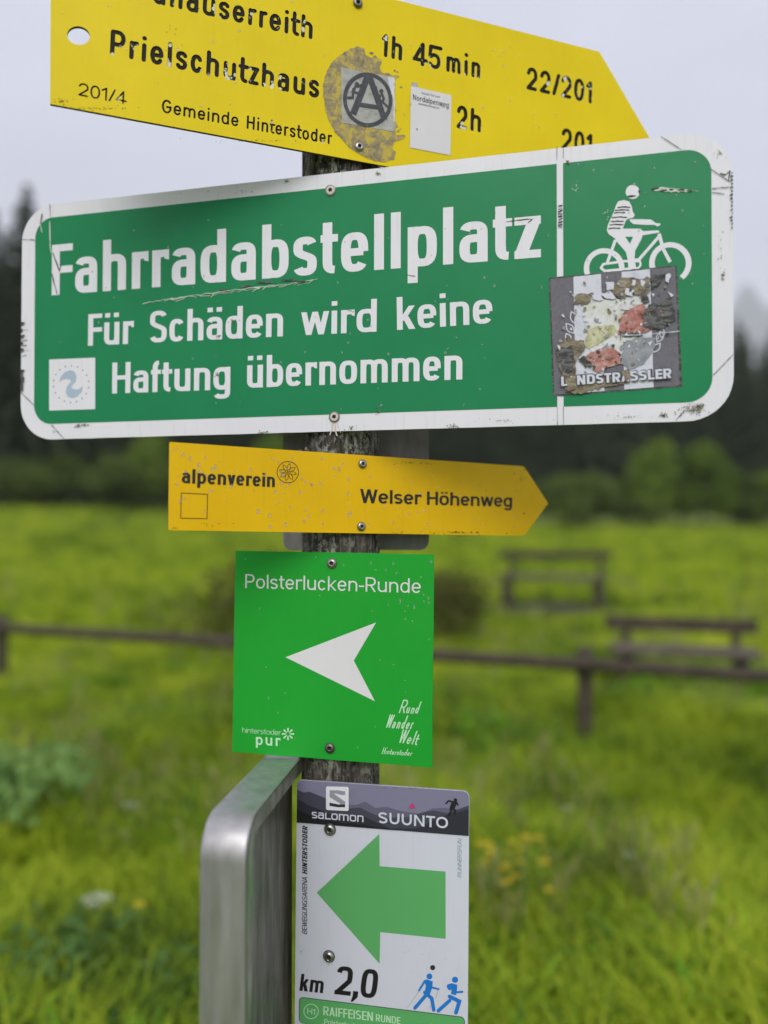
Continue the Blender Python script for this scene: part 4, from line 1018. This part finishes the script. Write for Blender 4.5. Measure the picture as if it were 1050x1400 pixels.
specks(pl, G, 'grime_specks', [(948, 560, 20, 9, 150, .35, 1.3), (955, 556, 9, 5, 90, .4, 1.4), (906, 568, 10, 4, 46, .4, 1.1), (860, 570, 60, 6, 46, .3, .9), (985, 340, 10, 30, 14, .4, 1.1), (988, 376, 4, 6, 8, .8, 1.8), (776, 222, 3, 3, 40, .5, 1.1),
       (108, 582, 8, 3, 26, .4, 1.2), (117, 581, 8, 2, 16, .4, 1.3), (360, 592, 10, 5, 18, .4, 1.4), (480, 586, 10, 6, 22, .4, 1.1), (620, 583, 10, 6, 34, .4, 1.1), (517, 562, 3, 7, 26, .5, 1.2), (517, 238, 4, 3, 16, .5, 1.3), (393, 248, 6, 4, 12, .5, 1.3), (520, 228, 5, 3, 10, .5, 1.3), (300, 263, 80, 4, 10, .4, 1.0),
       (690, 575, 70, 5, 26, .3, .9), (74, 590, 4, 4, 6, .4, 1.0), (318, 438, 10, 4, 16, .4, 1.1), (300, 460, 6, 4, 12, .4, 1.0), (298, 513, 4, 4, 22, .5, 1.1), (620, 300, 300, 50, 26, .3, .7), (480, 425, 8, 3, 12, .4, .8), (985, 210, 12, 8, 14, .4, 1.2)], .0013, M['grime'])
px_shape(pl, G, 'rust_stain', hair([(456, 576), (454, 586), (451, 595)], 2.2, .7) + hair([(458.5, 577), (459, 588), (461, 596)], 1.8, .8) + hair([(460, 576), (463, 584), (466, 592)], 1.2, .6), .0007, mat('pale rust', (.66, .55, .47), .7))['kind'] = 'stuff'
screw(pl, G, (452, 260.5), .0062, M['cream'], 1.12, key='cream', dome=.2); screw(pl, G, (457.3, 570), .0062, M['cream'], 1.12, key='cream', dome=.2)
drops(pl, G, [(80, 300, 750, 560, 60, .0008, .0018), (780, 220, 965, 540, 30, .0008, .0018)], .0008)
# the square sticker over the wheels
q = Z(5, 740, 350); C4 = [Vector(v) for v in q((62, 160), (915, 75), (945, 885), (90, 950))]
def S4(s, t): a = C4[0].lerp(C4[1], s); b = C4[3].lerp(C4[2], s); v = a.lerp(b, t); return (v.x, v.y)
s3 = empty('sticker'); s3.parent = G; s3['label'] = 'torn square sticker with grey and white stripes and a faded picture'
px_shape(pl, s3, 'dirty_edge', [jag([S4(-.012, -.012), S4(1.015, -.012), S4(1.02, 1.012), S4(-.012, 1.012)], .7, 4)], .0008, M['st_black'])
px_shape(pl, s3, 'backing', [[S4(0, 0), S4(1, 0), S4(1, 1), S4(0, 1)]], .0011, M['st_grey'])
for a_, b_3 in ((.185, .405), (.570, .797)): px_shape(pl, s3, 'stripe', [[S4(a_, 0), S4(b_3, 0), S4(b_3 - .005, 1), S4(a_ - .012, 1)]], .0014, M['st_white'])
Lf = []
def leaf(x, y, a, l_=46, w_=17):
    c_, s_ = math.cos(R(a)), math.sin(R(a)); return [(x + l_ * t * c_ - w_ * math.sin(PI * t) * k * s_, y + l_ * t * s_ + w_ * math.sin(PI * t) * k * c_) for t, k in [(i / 7, 1) for i in range(8)] + [(1 - i / 7, -1) for i in range(1, 7)]]
lv = [(265, 410, -100, 75, 20), (245, 470, -115, 95, 24), (225, 530, -130, 85, 22), (280, 480, -95, 70, 16), (270, 545, -110, 60, 18), (200, 585, -120, 60, 18), (800, 500, -70, 70, 20), (790, 590, -60, 80, 22), (760, 660, -50, 80, 20), (820, 560, -80, 60, 18)]
px_shape(pl, s3, 'laurel_outline', sum([stroke(q(*leaf(*a)), 1.5, None, True) for a in lv], []), .0017, M['st_white'])
px_shape(pl, s3, 'faded_picture', [jag(q((290, 335), (420, 300), (560, 300), (690, 300), (700, 540), (650, 650), (560, 700), (350, 660), (295, 600)), 1.2, 4)], .0020, M['st_picture'])
px_shape(pl, s3, 'grey_smudge', [jag(q((560, 590), (700, 555), (780, 560), (770, 650), (700, 740), (600, 780), (545, 730)), 1.4, 4)], .0023, M['st_midgrey'])
px_shape(pl, s3, 'yellow_smudge', [jag(q((300, 560), (340, 500), (420, 480), (500, 470), (530, 520), (440, 580), (330, 640), (300, 620)), 1.6, 4)], .0023, M['st_yellow'])
px_shape(pl, s3, 'red_smudge', [jag(q((540, 430), (590, 370), (690, 330), (760, 400), (790, 490), (690, 540), (520, 545)), 1.4, 4)], .0026, M['st_red'])
px_shape(pl, s3, 'red_smudge', [jag(q((300, 690), (380, 640), (500, 635), (548, 680), (540, 740), (450, 760), (390, 795), (350, 785), (360, 755), (280, 745)), 1.2, 4)], .0026, M['st_red'])
[px_shape(pl, s3, 'brown_patch', [jag(q(*a), 1.9, 3.2)], .0029, M['st_brown']) for a in (((228, 272), (330, 262), (345, 300), (310, 340), (230, 325)), ((470, 215), (560, 160), (740, 150), (742, 240), (690, 300), (640, 260), (560, 290), (480, 260)), ((96, 620), (180, 560), (290, 580), (300, 650), (240, 700), (235, 820), (560, 800), (590, 870), (420, 900), (250, 945), (170, 930), (140, 830)))]
[px_shape(pl, s3, 'dark_patch', [jag(q(*a), 1.9, 3)], .0032, M['st_black']) for a in (((750, 140), (860, 130), (800, 190), (760, 230), (745, 200)), ((740, 330), (800, 330), (890, 290), (915, 380), (920, 440), (850, 470), (830, 520), (780, 500), (700, 500), (690, 400)), ((100, 640), (200, 620), (230, 700), (220, 800), (150, 800)), ((520, 520), (700, 530), (690, 555), (560, 552)), ((250, 700), (300, 690), (340, 740), (300, 760)), ((520, 800), (600, 770), (600, 850), (540, 850)), ((680, 270), (720, 280), (740, 320), (690, 330)))]
px_shape(pl, s3, 'torn_paper', [jag(q(*a), 1.0, 3) for a in (((345, 270), (380, 250), (420, 300), (400, 315), (350, 300)), ((440, 180), (500, 190), (495, 230), (450, 240)), ((620, 165), (645, 170), (640, 210), (620, 205)), ((680, 165), (708, 185), (700, 215), (676, 200)), ((575, 225), (640, 240), (620, 285), (570, 270)), ((400, 265), (470, 250), (520, 300), (450, 300)), ((850, 130), (885, 130), (870, 190), (845, 180)), ((865, 250), (900, 270), (890, 285)), ((750, 260), (778, 265), (765, 290)), ((540, 350), (605, 345), (595, 375), (545, 372)), ((650, 700), (670, 710), (665, 730)), ((725, 600), (752, 590), (745, 620)), ((110, 610), (130, 620), (125, 650)))], .0035, M['st_white'])
for k_, (mm_, nn_, s0_, s1_) in enumerate((('st_brown', 40, 6, 20), ('st_white', 46, 4, 16), ('st_black', 44, 5, 20), ('st_midgrey', 24, 6, 22), ('st_red', 12, 5, 16))):
    sc_ = []
    for _ in range(nn_):
        if mm_ == 'st_red': cx_, cy_ = random.choice(((640, 440), (440, 700), (740, 400))); cx_ += random.gauss(0, 50); cy_ += random.gauss(0, 40)
        elif mm_ == 'st_black': cx_, cy_ = random.choice(((800, 330), (170, 720), (640, 250), (480, 760))); cx_ += random.gauss(0, 60); cy_ += random.gauss(0, 90)
        else: cx_, cy_ = random.gauss(500, 190), random.gauss(480, 200)
        if not (110 < cx_ < 885 and 150 < cy_ < 800): continue
        sc_.append(jag(q(*disc((cx_, cy_), random.uniform(s0_, s1_), 7, random.uniform(s0_, s1_) * .6, random.uniform(0, 3))), .8, 1.6))
    px_shape(pl, s3, 'paper_scraps', sc_, .0036 + .00005 * k_, M[mm_])['kind'] = 'stuff'
ten = text_polys(pl, "LANDSTRASSLER", q((138, 893))[0], q((888, 838))[0], 13, tv=.26, th=.2, e=3.2, sp=.16)
tout = text_polys(pl, "LANDSTRASSLER", q((132, 898))[0], q((894, 843))[0], 15.2, tv=.40, th=.34, e=3.2, sp=.03)
union_mesh('lettering_outline', tout, .0038, M['inkgrey'], s3); union_mesh('lettering', ten, .0041, M['st_white'], s3)
px_shape(pl, s3, 'torn_patch', [jag(q((165, 850), (235, 815), (245, 900), (180, 925)), 1.4, 3), jag(q((545, 790), (590, 780), (600, 850), (570, 860)), 1.0, 3)], .0044, M['st_brown'])
px_shape(pl, s3, 'crease', hair(q((545, 548), (700, 545), (940, 520)), 1.0, .2), .0046, M['st_white'])

# ------------------------------------------------------------------ 3  the small yellow arrow
pl = PY = Plane(27.12, -1.21, .0030, 1.55)
Y = empty('direction_sign', mw=pl.mw); tag(Y, 'small yellow arrow sign pointing right with printed black lettering, below the big green sign', 'sign')
o6 = [(232.6, 604.2), (714, 637.2), (717.5, 639.2), (749.5, 688), (718, 730.5), (714, 732.6), (231, 724.9), (230, 723.9), (231.4, 605.2)]
plate('board', [tuple(pl.uv(p)) for p in o6], .0025, M['yellow_low'], M['yedge'], Y)
BB = dict(tv=.225, th=.155, xh=.745, e=2.35, sp=.14)
lettering(pl, Y, [("alpenverein", (248.3, 660.4), (375.5, 666), 19.2)], .0004, M['black'], **dict(BB, tv=.215))
lettering(pl, Y, [("Welser Höhenweg", (492, 687.6), (700, 693.2), 18.2)], .0004, M['black'], **BB)
fr = [(247.8, 673.9), (283.8, 675.7), (282.9, 709.1), (246.9, 708.4)]
px_shape(pl, Y, 'empty_frame', sum([stroke([fr[i], fr[(i + 1) % 4]], 1.0) for i in range(4)], []), .0004, M['brownline'])
ed = stroke(disc((393.4, 645.5), 14.6, 36), .95, None, True)
for k in range(8):
    a = R(45 * k + 12); tip = (393.4 + 12.0 * math.cos(a), 645.5 + 12.0 * math.sin(a))
    for s in (-1, 1):
        b = a + s * R(24); c_ = (393.4 + 4.0 * math.cos(b), 645.5 + 4.0 * math.sin(b)); d_ = (393.4 + 9.2 * math.cos(a + s * R(13)), 645.5 + 9.2 * math.sin(a + s * R(13)))
        ed += stroke([c_, d_], .75) + stroke([d_, tip], .75)
for k in range(5): a = R(72 * k); ed += stroke(disc((393.4 + 2.3 * math.cos(a), 645.5 + 2.3 * math.sin(a)), 1.4, 10), .6, None, True)
px_shape(pl, Y, 'flower_emblem', ed, .0004, M['brownline'])
screw(pl, Y, (495.3, 634.3), .0052, M['steel'], 1.1, key='st2'); screw(pl, Y, (493.6, 719.8), .0052, M['steel'], 1.1, key='st2')
drops(pl, Y, [(236, 612, 480, 720, 80, .0010, .0024), (500, 645, 720, 725, 36, .0009, .002)], .0004)
specks(pl, Y, 'grime_specks', [(620, 728, 80, 2.5, 60, .4, 1.1), (560, 633, 60, 2.5, 26, .4, .9), (712, 655, 10, 18, 16, .4, .9), (300, 716, 60, 6, 12, .4, .9), (240, 722, 8, 2, 10, .4, .8), (716, 702, 1, 2, 4, .6, 1.2)], .0004, M['yedge'])

# ------------------------------------------------------------------ 4  the square green sign
pl = PP = Plane(-12.29, -.57, .0030, 1.4)
Q = empty('trail_sign', mw=pl.mw); tag(Q, 'square bright green sign with a white arrowhead pointing left', 'sign')
plate('board', jag([tuple(pl.uv(p)) for p in ((321.9, 752.9), (593.2, 758), (590.7, 1049.4), (317.6, 1028))], .0003, .03), .0028, M['pgreen'], M['pgreen'], Q)
lettering(pl, Q, [("Polsterlucken-Runde", (335.5, 804), (575.4, 811), 19.6)], .0004, M['white2'], tv=.115, th=.10, xh=.72, e=2.15, sp=.17)
px_shape(pl, Q, 'arrowhead', [[(390.5, 898.5), (514.3, 851), (483.8, 903.1), (512.7, 958.6)]], .0004, M['white2'])
lettering(pl, Q, [("hinterstoder", (331.4, 1001.6), (384.6, 1005.4), 7.4, dict(tv=.10, sp=.12)), ("pur", (350.0, 1018.2), (383.6, 1020), 14.5, dict(tv=.19, xh=.76, sp=.34))], .0004, M['palegreen'], e=2.3)
px_shape(pl, Q, 'petal_emblem', [jag([(393.9 + r_ * math.cos(a + d_), 1003.4 + r_ * math.sin(a + d_)) for r_, d_ in ((2.6, -.25), (8, -.16), (8.6, 0), (8, .16), (2.6, .25))], 0.0, 99) for a in [PI / 4 * k for k in range(8)]], .0004, M['palegreen'])
SCR = dict(tv=.095, rnd=True, xh=.50, shear=.34, e=2.0, sp=.12, jitter=.03)
lettering(pl, Q, [("R", (545, 974.5), (553, 975), 19), ("und", (554.5, 975), (571, 976), 17), ("Wander", (526.5, 994.6), (563, 997.5), 19), ("Welt", (543.8, 1016), (569.5, 1018.5), 19.5), ("Hinterstoder", (521.6, 1030.6), (562.5, 1033.6), 9.5, dict(tv=.11))], .0004, M['palegreen'], **SCR)
screw(pl, Q, (453.9, 770.2), .0059, M['steel'], 1.12, key='st3'); screw(pl, Q, (451.2, 1022.6), .0059, M['steel_dark'], 1.12, key='st4')
drops(pl, Q, [(500, 765, 590, 850, 18, .0010, .0019), (330, 760, 590, 1030, 26, .0007, .0013)], .0004)

# ------------------------------------------------------------------ 5  the white running sign
pl = PR = Plane(-10.08, -.46, .0030, 1.1)
S = empty('running_trail_sign', mw=pl.mw); tag(S, 'white trail sign with dark mountain header and big green arrow, lowest on the post', 'sign')
a_, b_4, c_4, d_4 = pl.uv((404.5, 1230)), pl.uv((640.7, 1230)), pl.uv((500, 1072)), pl.uv((520, 1475))
plate('board', rrect(a_.x, b_4.x, d_4.y, c_4.y, .0075), .0025, M['rwhite'], M['alu_edge'], S)
hd = empty('header_print'); hd.parent = S
ins = .0004; vh = pl.uv((522, 1133.2)).y
def head(name, pts, off, m):
    p_ = [(max(a_.x + ins, min(b_4.x - ins, x)), max(vh, y)) for x, y in [tuple(pl.uv(p)) for p in pts]]; return union_mesh(name, [p_], off, m, hd)
rr = [p for p in rrect(a_.x + ins, b_4.x - ins, vh - .02, c_4.y - ins, .0073) if p[1] > vh] ; rr = [p for p in rr if p[1] > c_4.y - .02]
rr += [(a_.x + ins, vh), (b_4.x - ins, vh)]
union_mesh('print_sky', [rr], .0003, M['lavender'], hd)
q = Z(3.889, 390, 1050)
head('print_ridge', q((40, 330), (40, 112), (100, 130), (130, 125), (215, 160), (300, 185), (345, 195), (380, 195), (425, 178), (480, 212), (540, 205), (600, 225), (660, 235), (720, 243), (780, 215), (850, 210), (900, 225), (985, 198), (985, 380)), .0005, M['lav2'])
head('print_ridge', q((40, 330), (40, 112), (100, 130), (130, 125), (215, 160), (290, 182), (335, 215), (400, 210), (470, 245), (540, 262), (650, 262), (730, 235), (790, 225), (860, 240), (900, 225), (985, 200), (985, 380)), .0007, M['slate'])
head('print_ridge', q((40, 330), (40, 160), (120, 195), (200, 225), (280, 262), (400, 250), (480, 285), (560, 320), (700, 320), (800, 270), (860, 250), (985, 218), (985, 400)), .0009, M['slate2'])
head('print_ridge', q((40, 330), (40, 215), (160, 262), (300, 290), (420, 300), (600, 335), (760, 330), (860, 270), (985, 240), (985, 400)), .0011, M['black'])
q2 = Z(8.077, 400, 1060)
bx = px_shape(pl, hd, 'logo_box', [q2((385, 118), (610, 123), (622, 136), (622, 378), (610, 390), (385, 378), (372, 366), (372, 130))], .0014, M['white'])
px_shape(pl, hd, 'logo_letter', [q2((412, 160), (500, 160), (583, 172), (583, 210), (545, 212), (470, 192), (468, 205), (583, 285), (583, 345), (500, 345), (412, 330), (412, 295), (520, 318), (528, 305), (412, 235))], .0017, M['greyprint'])
px_shape(pl, hd, 'logo_letter', [q2((412, 295), (520, 318), (583, 315), (583, 345), (500, 345), (412, 331))], .0019, M['slate2'])
lettering(pl, hd, [("saLomon", (426.6, 1118.0), (497.2, 1123.6), 8.9, dict(tv=.20, th=.18, xh=1.0, e=4.2, sp=.20))], .0014, M['rwhite'])
lettering(pl, hd, [("SUUNTO", (517.6, 1124.6), (612.6, 1132.2), 15.2, dict(tv=.19, th=.17, e=2.2, sp=.20))], .0014, M['rwhite'])
px_shape(pl, hd, 'pink_triangle', [[(563.6, 1096.9), (568.2, 1104.4), (559.2, 1103.7)]], .0014, M['pink'])
q3 = Z(8.75, 540, 1020)
rn = [q3(*disc((725, 640), 21, 12)), q3((688, 652), (748, 662), (735, 700), (702, 765), (652, 750), (665, 700))]
for pts, w_ in (([(695, 660), (640, 650), (608, 686)], 17), ([(738, 668), (758, 705)], 15), ([(672, 750), (668, 795), (632, 832)], 22), ([(690, 745), (726, 765), (706, 818)], 22)): rn += stroke(q3(*pts), w_ / 8.75)
px_shape(pl, hd, 'runner_silhouette', rn, .0014, M['black'])
lettering(pl, S, [("BEWEGUNGSARENA", (419.9, 1277.3), (420.1, 1199.3), 6.9, dict(tv=.13, th=.12, sp=.12)), ("HINTERSTODER", (420.1, 1195), (420.5, 1130), 6.9, dict(tv=.24, th=.2))], .0004, M['black'], shear=.18, e=2.6, sp=.16)
lettering(pl, S, [("RUNNERSFUN", (631.0, 1199.8), (631.0, 1147.5), 5.4, dict(tv=.12))], .0004, M['teal'], shear=.25)
px_shape(pl, S, 'arrow', [[(433.2, 1220.2), (518.6, 1140), (519.1, 1184), (609.1, 1191.4), (609.3, 1283.2), (519.9, 1274), (519.1, 1317.4)]], .0004, M['rgreen'])
lettering(pl, S, [("km", (409.5, 1354.2), (441.5, 1357.6), 23.5, dict(tv=.19)), ("2,0", (457, 1358.8), (514, 1365.2), 39.5, dict(tv=.18))], .0004, M['black'], th=.15, shear=.12, e=3.2, xh=.71, sp=.14)
q = Z(3.889, 390, 1230)
ic = [q(*disc((767, 407), 15.5, 16)), q((735, 430), (752, 422), (784, 434), (783, 462), (770, 502), (742, 490), (748, 455)), q(*disc((903, 425), 16.5, 16)), q((862, 450), (885, 443), (915, 452), (913, 480), (908, 508), (882, 500), (884, 476), (872, 482), (858, 464))]
for pts, w_ in (([(742, 432), (712, 482)], 11), ([(772, 464), (816, 475)], 10), ([(744, 512), (690, 575)], 19), ([(742, 492), (779, 524), (790, 586)], 19), ([(905, 492), (942, 489)], 11), ([(874, 536), (814, 590)], 19), ([(874, 514), (926, 540), (908, 600)], 21)):
    ic += rounded(q(*pts), w_ / 3.889)
px_shape(pl, S, 'walker_pictograms', ic, .0004, M['blue'])
px_shape(pl, S, 'walking_poles', stroke(q((711, 486), (651, 572)), .5) + stroke(q((813, 480), (800, 527)), .5) + stroke(q((772, 560), (768, 582)), .5), .0004, M['greyprint'])
px_shape(pl, S, 'screw_hole', [disc((591.6, 1322.6), 3.5, 14)], .0005, M['hole'])
def slant(x0, x1, yt0, yt1, hgt, rad=5): 
    s = (yt1 - yt0) / (x1 - x0); o = []
    for (cx, cy, a0) in ((x1 - rad, rad, -90), (x1 - rad, hgt - rad, 0), (x0 + rad, hgt - rad, 90), (x0 + rad, rad, 180)):
        for i in range(5): a = R(a0 + 22.5 * i); x_ = cx + rad * math.cos(a); y_ = cy + rad * math.sin(a); o.append((x_, yt0 + s * (x_ - x0) + y_))
    return o
fp = empty('route_panel'); fp.parent = S
px_shape(pl, fp, 'panel_outline', [slant(408.9, 635.6, 1362.4, 1390.2, 36, 6)], .0004, M['darkprint']); px_shape(pl, fp, 'panel_face', [slant(409.8, 634.8, 1363.3, 1391, 34.4, 5.4)], .0006, M['rgreen'])
px_shape(pl, fp, 'panel_outline', [slant(408.9, 635.6, 1400.4, 1428.2, 36, 6)], .0004, M['darkprint']); px_shape(pl, fp, 'panel_face', [slant(409.8, 634.8, 1401.3, 1429, 34.4, 5.4)], .0006, M['lav2'])
px_shape(pl, fp, 'route_ring', stroke(disc((425.5, 1382.2), 9.9, 28), 1.2, None, True), .0008, M['palegreen'])
lettering(pl, fp, [("H1", (420.3, 1385.6), (431, 1387.2), 8.2, dict(tv=.15)), ("RAIFFEISEN", (442.2, 1387.2), (510.1, 1395.6), 12.2, dict(tv=.17)), ("RUNDE", (514, 1395.6), (547.6, 1399.8), 9.6, dict(tv=.18)), ("„Polsterlucken-Runde“", (441, 1399.6), (528, 1411), 7.4, dict(tv=.13)), ("5,8 km", (587, 1409), (622, 1413.5), 10, dict(tv=.17))], .0008, M['palegreen'], th=.13, e=3.0)
s_a = screw(pl, S, (451.4, 1133.3), .0068, M['steel'], 1.12, key='st5', dome=.6, off=.0012); screw(pl, S, (450, 1306.9), .0068, M['steel'], 1.12, key='st5', dome=.6)
specks(pl, S, 'grime_specks', [(560, 1077, 70, 1.2, 26, .4, 1.0), (450, 1318, 12, 5, 10, .3, .6), (412, 1300, 5, 10, 8, .3, .7), (560, 1300, 60, 40, 10, .3, .6), (640, 1360, 1, 12, 8, .4, .8)], .0005, M['grime'])

# ------------------------------------------------------------------ plate fixed to the back of the post
m = M['zinc'] = mat('dull zinc sheet', (.30, .28, .28), .5, .35)
c = ramp(m, tex(m, (3, 3, .8), 14, 6, .65), [(.3, (.20, .175, .165)), (.55, (.30, .275, .27)), (.8, (.42, .41, .42))]); setcol(m, c)
K = empty('sign_back', (AXIS.x, AXIS.y + RAD + .004, 1.5)); tag(K, 'bare grey plate behind the post, its round corners showing beside the small yellow arrow', 'sign')
yk = AXIS.y + RAD + .004; ez = lambda py: EYE - (py - 715) / FPX * yk - 1.5
plate('board', rrect(X(387, yk) - AXIS.x, X(586.5, yk) - AXIS.x, ez(752), ez(430), .013), .002, M['zinc'], M['alu_edge'], K)
for z in (ez(520), ez(700)):
    vs_, fs = lathe([(.0582, -.012), (.0582, .012)], 28)
    o = obj('band', [(x, -RAD - .004 + y_, z + zz) for x, zz, y_ in [(v[0], v[1], v[2]) for v in vs_]], fs, M['zinc'], K) if False else None

# ------------------------------------------------------------------ metal rimmed board seen edge on
m = M['galv'] = mat('brushed aluminium', (.5, .5, .5), .42, .75)
c = ramp(m, tex(m, (3, 3, .5), 18, 6, .6), [(.3, (.34, .33, .32)), (.6, (.45, .44, .44)), (.85, (.58, .58, .59))]); setcol(m, c)
setrough(m, ramp(m, tex(m, (8, 8, 1), 12, 5, .6), [(.3, (.38,) * 3), (.7, (.55,) * 3)])); bump(m, tex(m, (40, 40, 1.5), 10, 4), .06, .001)
m = M['panel_back'] = mat('grimy panel back', (.16, .15, .13), .5, .4)
setcol(m, ramp(m, tex(m, (5, 5, .7), 12, 7, .7, dist=.4), [(.3, (.05, .043, .034)), (.5, (.14, .125, .10)), (.7, (.26, .235, .205)), (.85, (.38, .36, .33))])); setrough(m, ramp(m, tex(m, (5, 5, 1), 9, 4), [(.3, (.3,) * 3), (.7, (.6,) * 3)]))
M['lip'] = mat('grimy lip', (.36, .36, .27), .38, .7)
setcol(M['lip'], ramp(M['lip'], tex(M['lip'], (3, 3, 1), 20, 5, .6), [(.3, (.16, .15, .08)), (.6, (.36, .36, .28)), (.8, (.5, .5, .46))]))
ztop = EYE - .2975; d_ = Vector((.1396, .990, 0)); wv = Vector((-.990, .1396, 0)); near = Vector((-.1358, .7638, 0)); LEN = .236; RC = .040; ZB = .62
W_ = empty('metal_rimmed_board', (near.x, near.y, ZB)); tag(W_, 'silver metal rimmed board seen edge on, fixed to the left of the post', 'sign')
def prof(ins):   # contour in (s along d_, z): from the far end over the top, round the near corner and down, round the lower corner, back
    r_ = max(.002, RC - ins); p = [(LEN, ztop - ins - ZB)]
    p += [(RC - r_ * math.cos(R(90 - 9 * i)), ztop - RC + r_ * math.sin(R(90 - 9 * i)) - ZB) for i in range(11)]
    p += [(RC - r_ * math.cos(R(9 * i)), RC - r_ * math.sin(R(9 * i))) for i in range(11)]
    p += [(LEN, ins)]; return p
def P3(s, z, w2): v = d_ * s + wv * w2; return (v.x, v.y, z)
def sweep(name, sec, m, closed=False):   # sec: list of (inset, offset across)
    vs_, fs = [], []; n = len(prof(0))
    for ins_, w2 in sec:
        vs_ += [P3(s, z, w2) for s, z in prof(ins_)]
    for k in range(len(sec) - (0 if closed else 1)):
        k2 = (k + 1) % len(sec)
        for i in range(n - 1): fs.append([k * n + i, k * n + i + 1, k2 * n + i + 1, k2 * n + i])
    me = bpy.data.meshes.new(name); me.from_pydata(vs_, [], fs); me.update(); o = link(name, me, W_, m, False)
    bm = bmesh.new(); bm.from_mesh(me); bmesh.ops.recalc_face_normals(bm, faces=bm.faces)
    for f in bm.faces: f.smooth = True
    for e_ in bm.edges:
        if len(e_.link_faces) == 2 and e_.calc_face_angle(0) > R(40): e_.smooth = False
    bm.to_mesh(me); bm.free(); return o
sweep('rim', [(.0012, .0008), (.0004, .0018), (0, .0035), (0, .0455), (.0005, .0475), (.0018, .0487), (.0035, .0475), (.0030, .0035)], M['galv'], True)
sweep('lip', [(.0014, .0000), (.019, .0000), (.020, .0012), (.019, .0024), (.0032, .0024)], M['lip'])
pp = prof(.0035); o = obj('panel', [P3(s, z, .016) for s, z in pp] + [P3(s, z, .019) for s, z in pp], [list(range(len(pp))), [len(pp) + i for i in reversed(range(len(pp)))]], M['panel_back'], W_)
o = obj('clamp', [], [], M['galv'], W_) if False else beam('clamp', P3(LEN - .02, ztop - .175 - ZB, -.001), P3(LEN - .004, ztop - .175 - ZB, -.003), .004, .03, M['panel_back'], W_, .001)
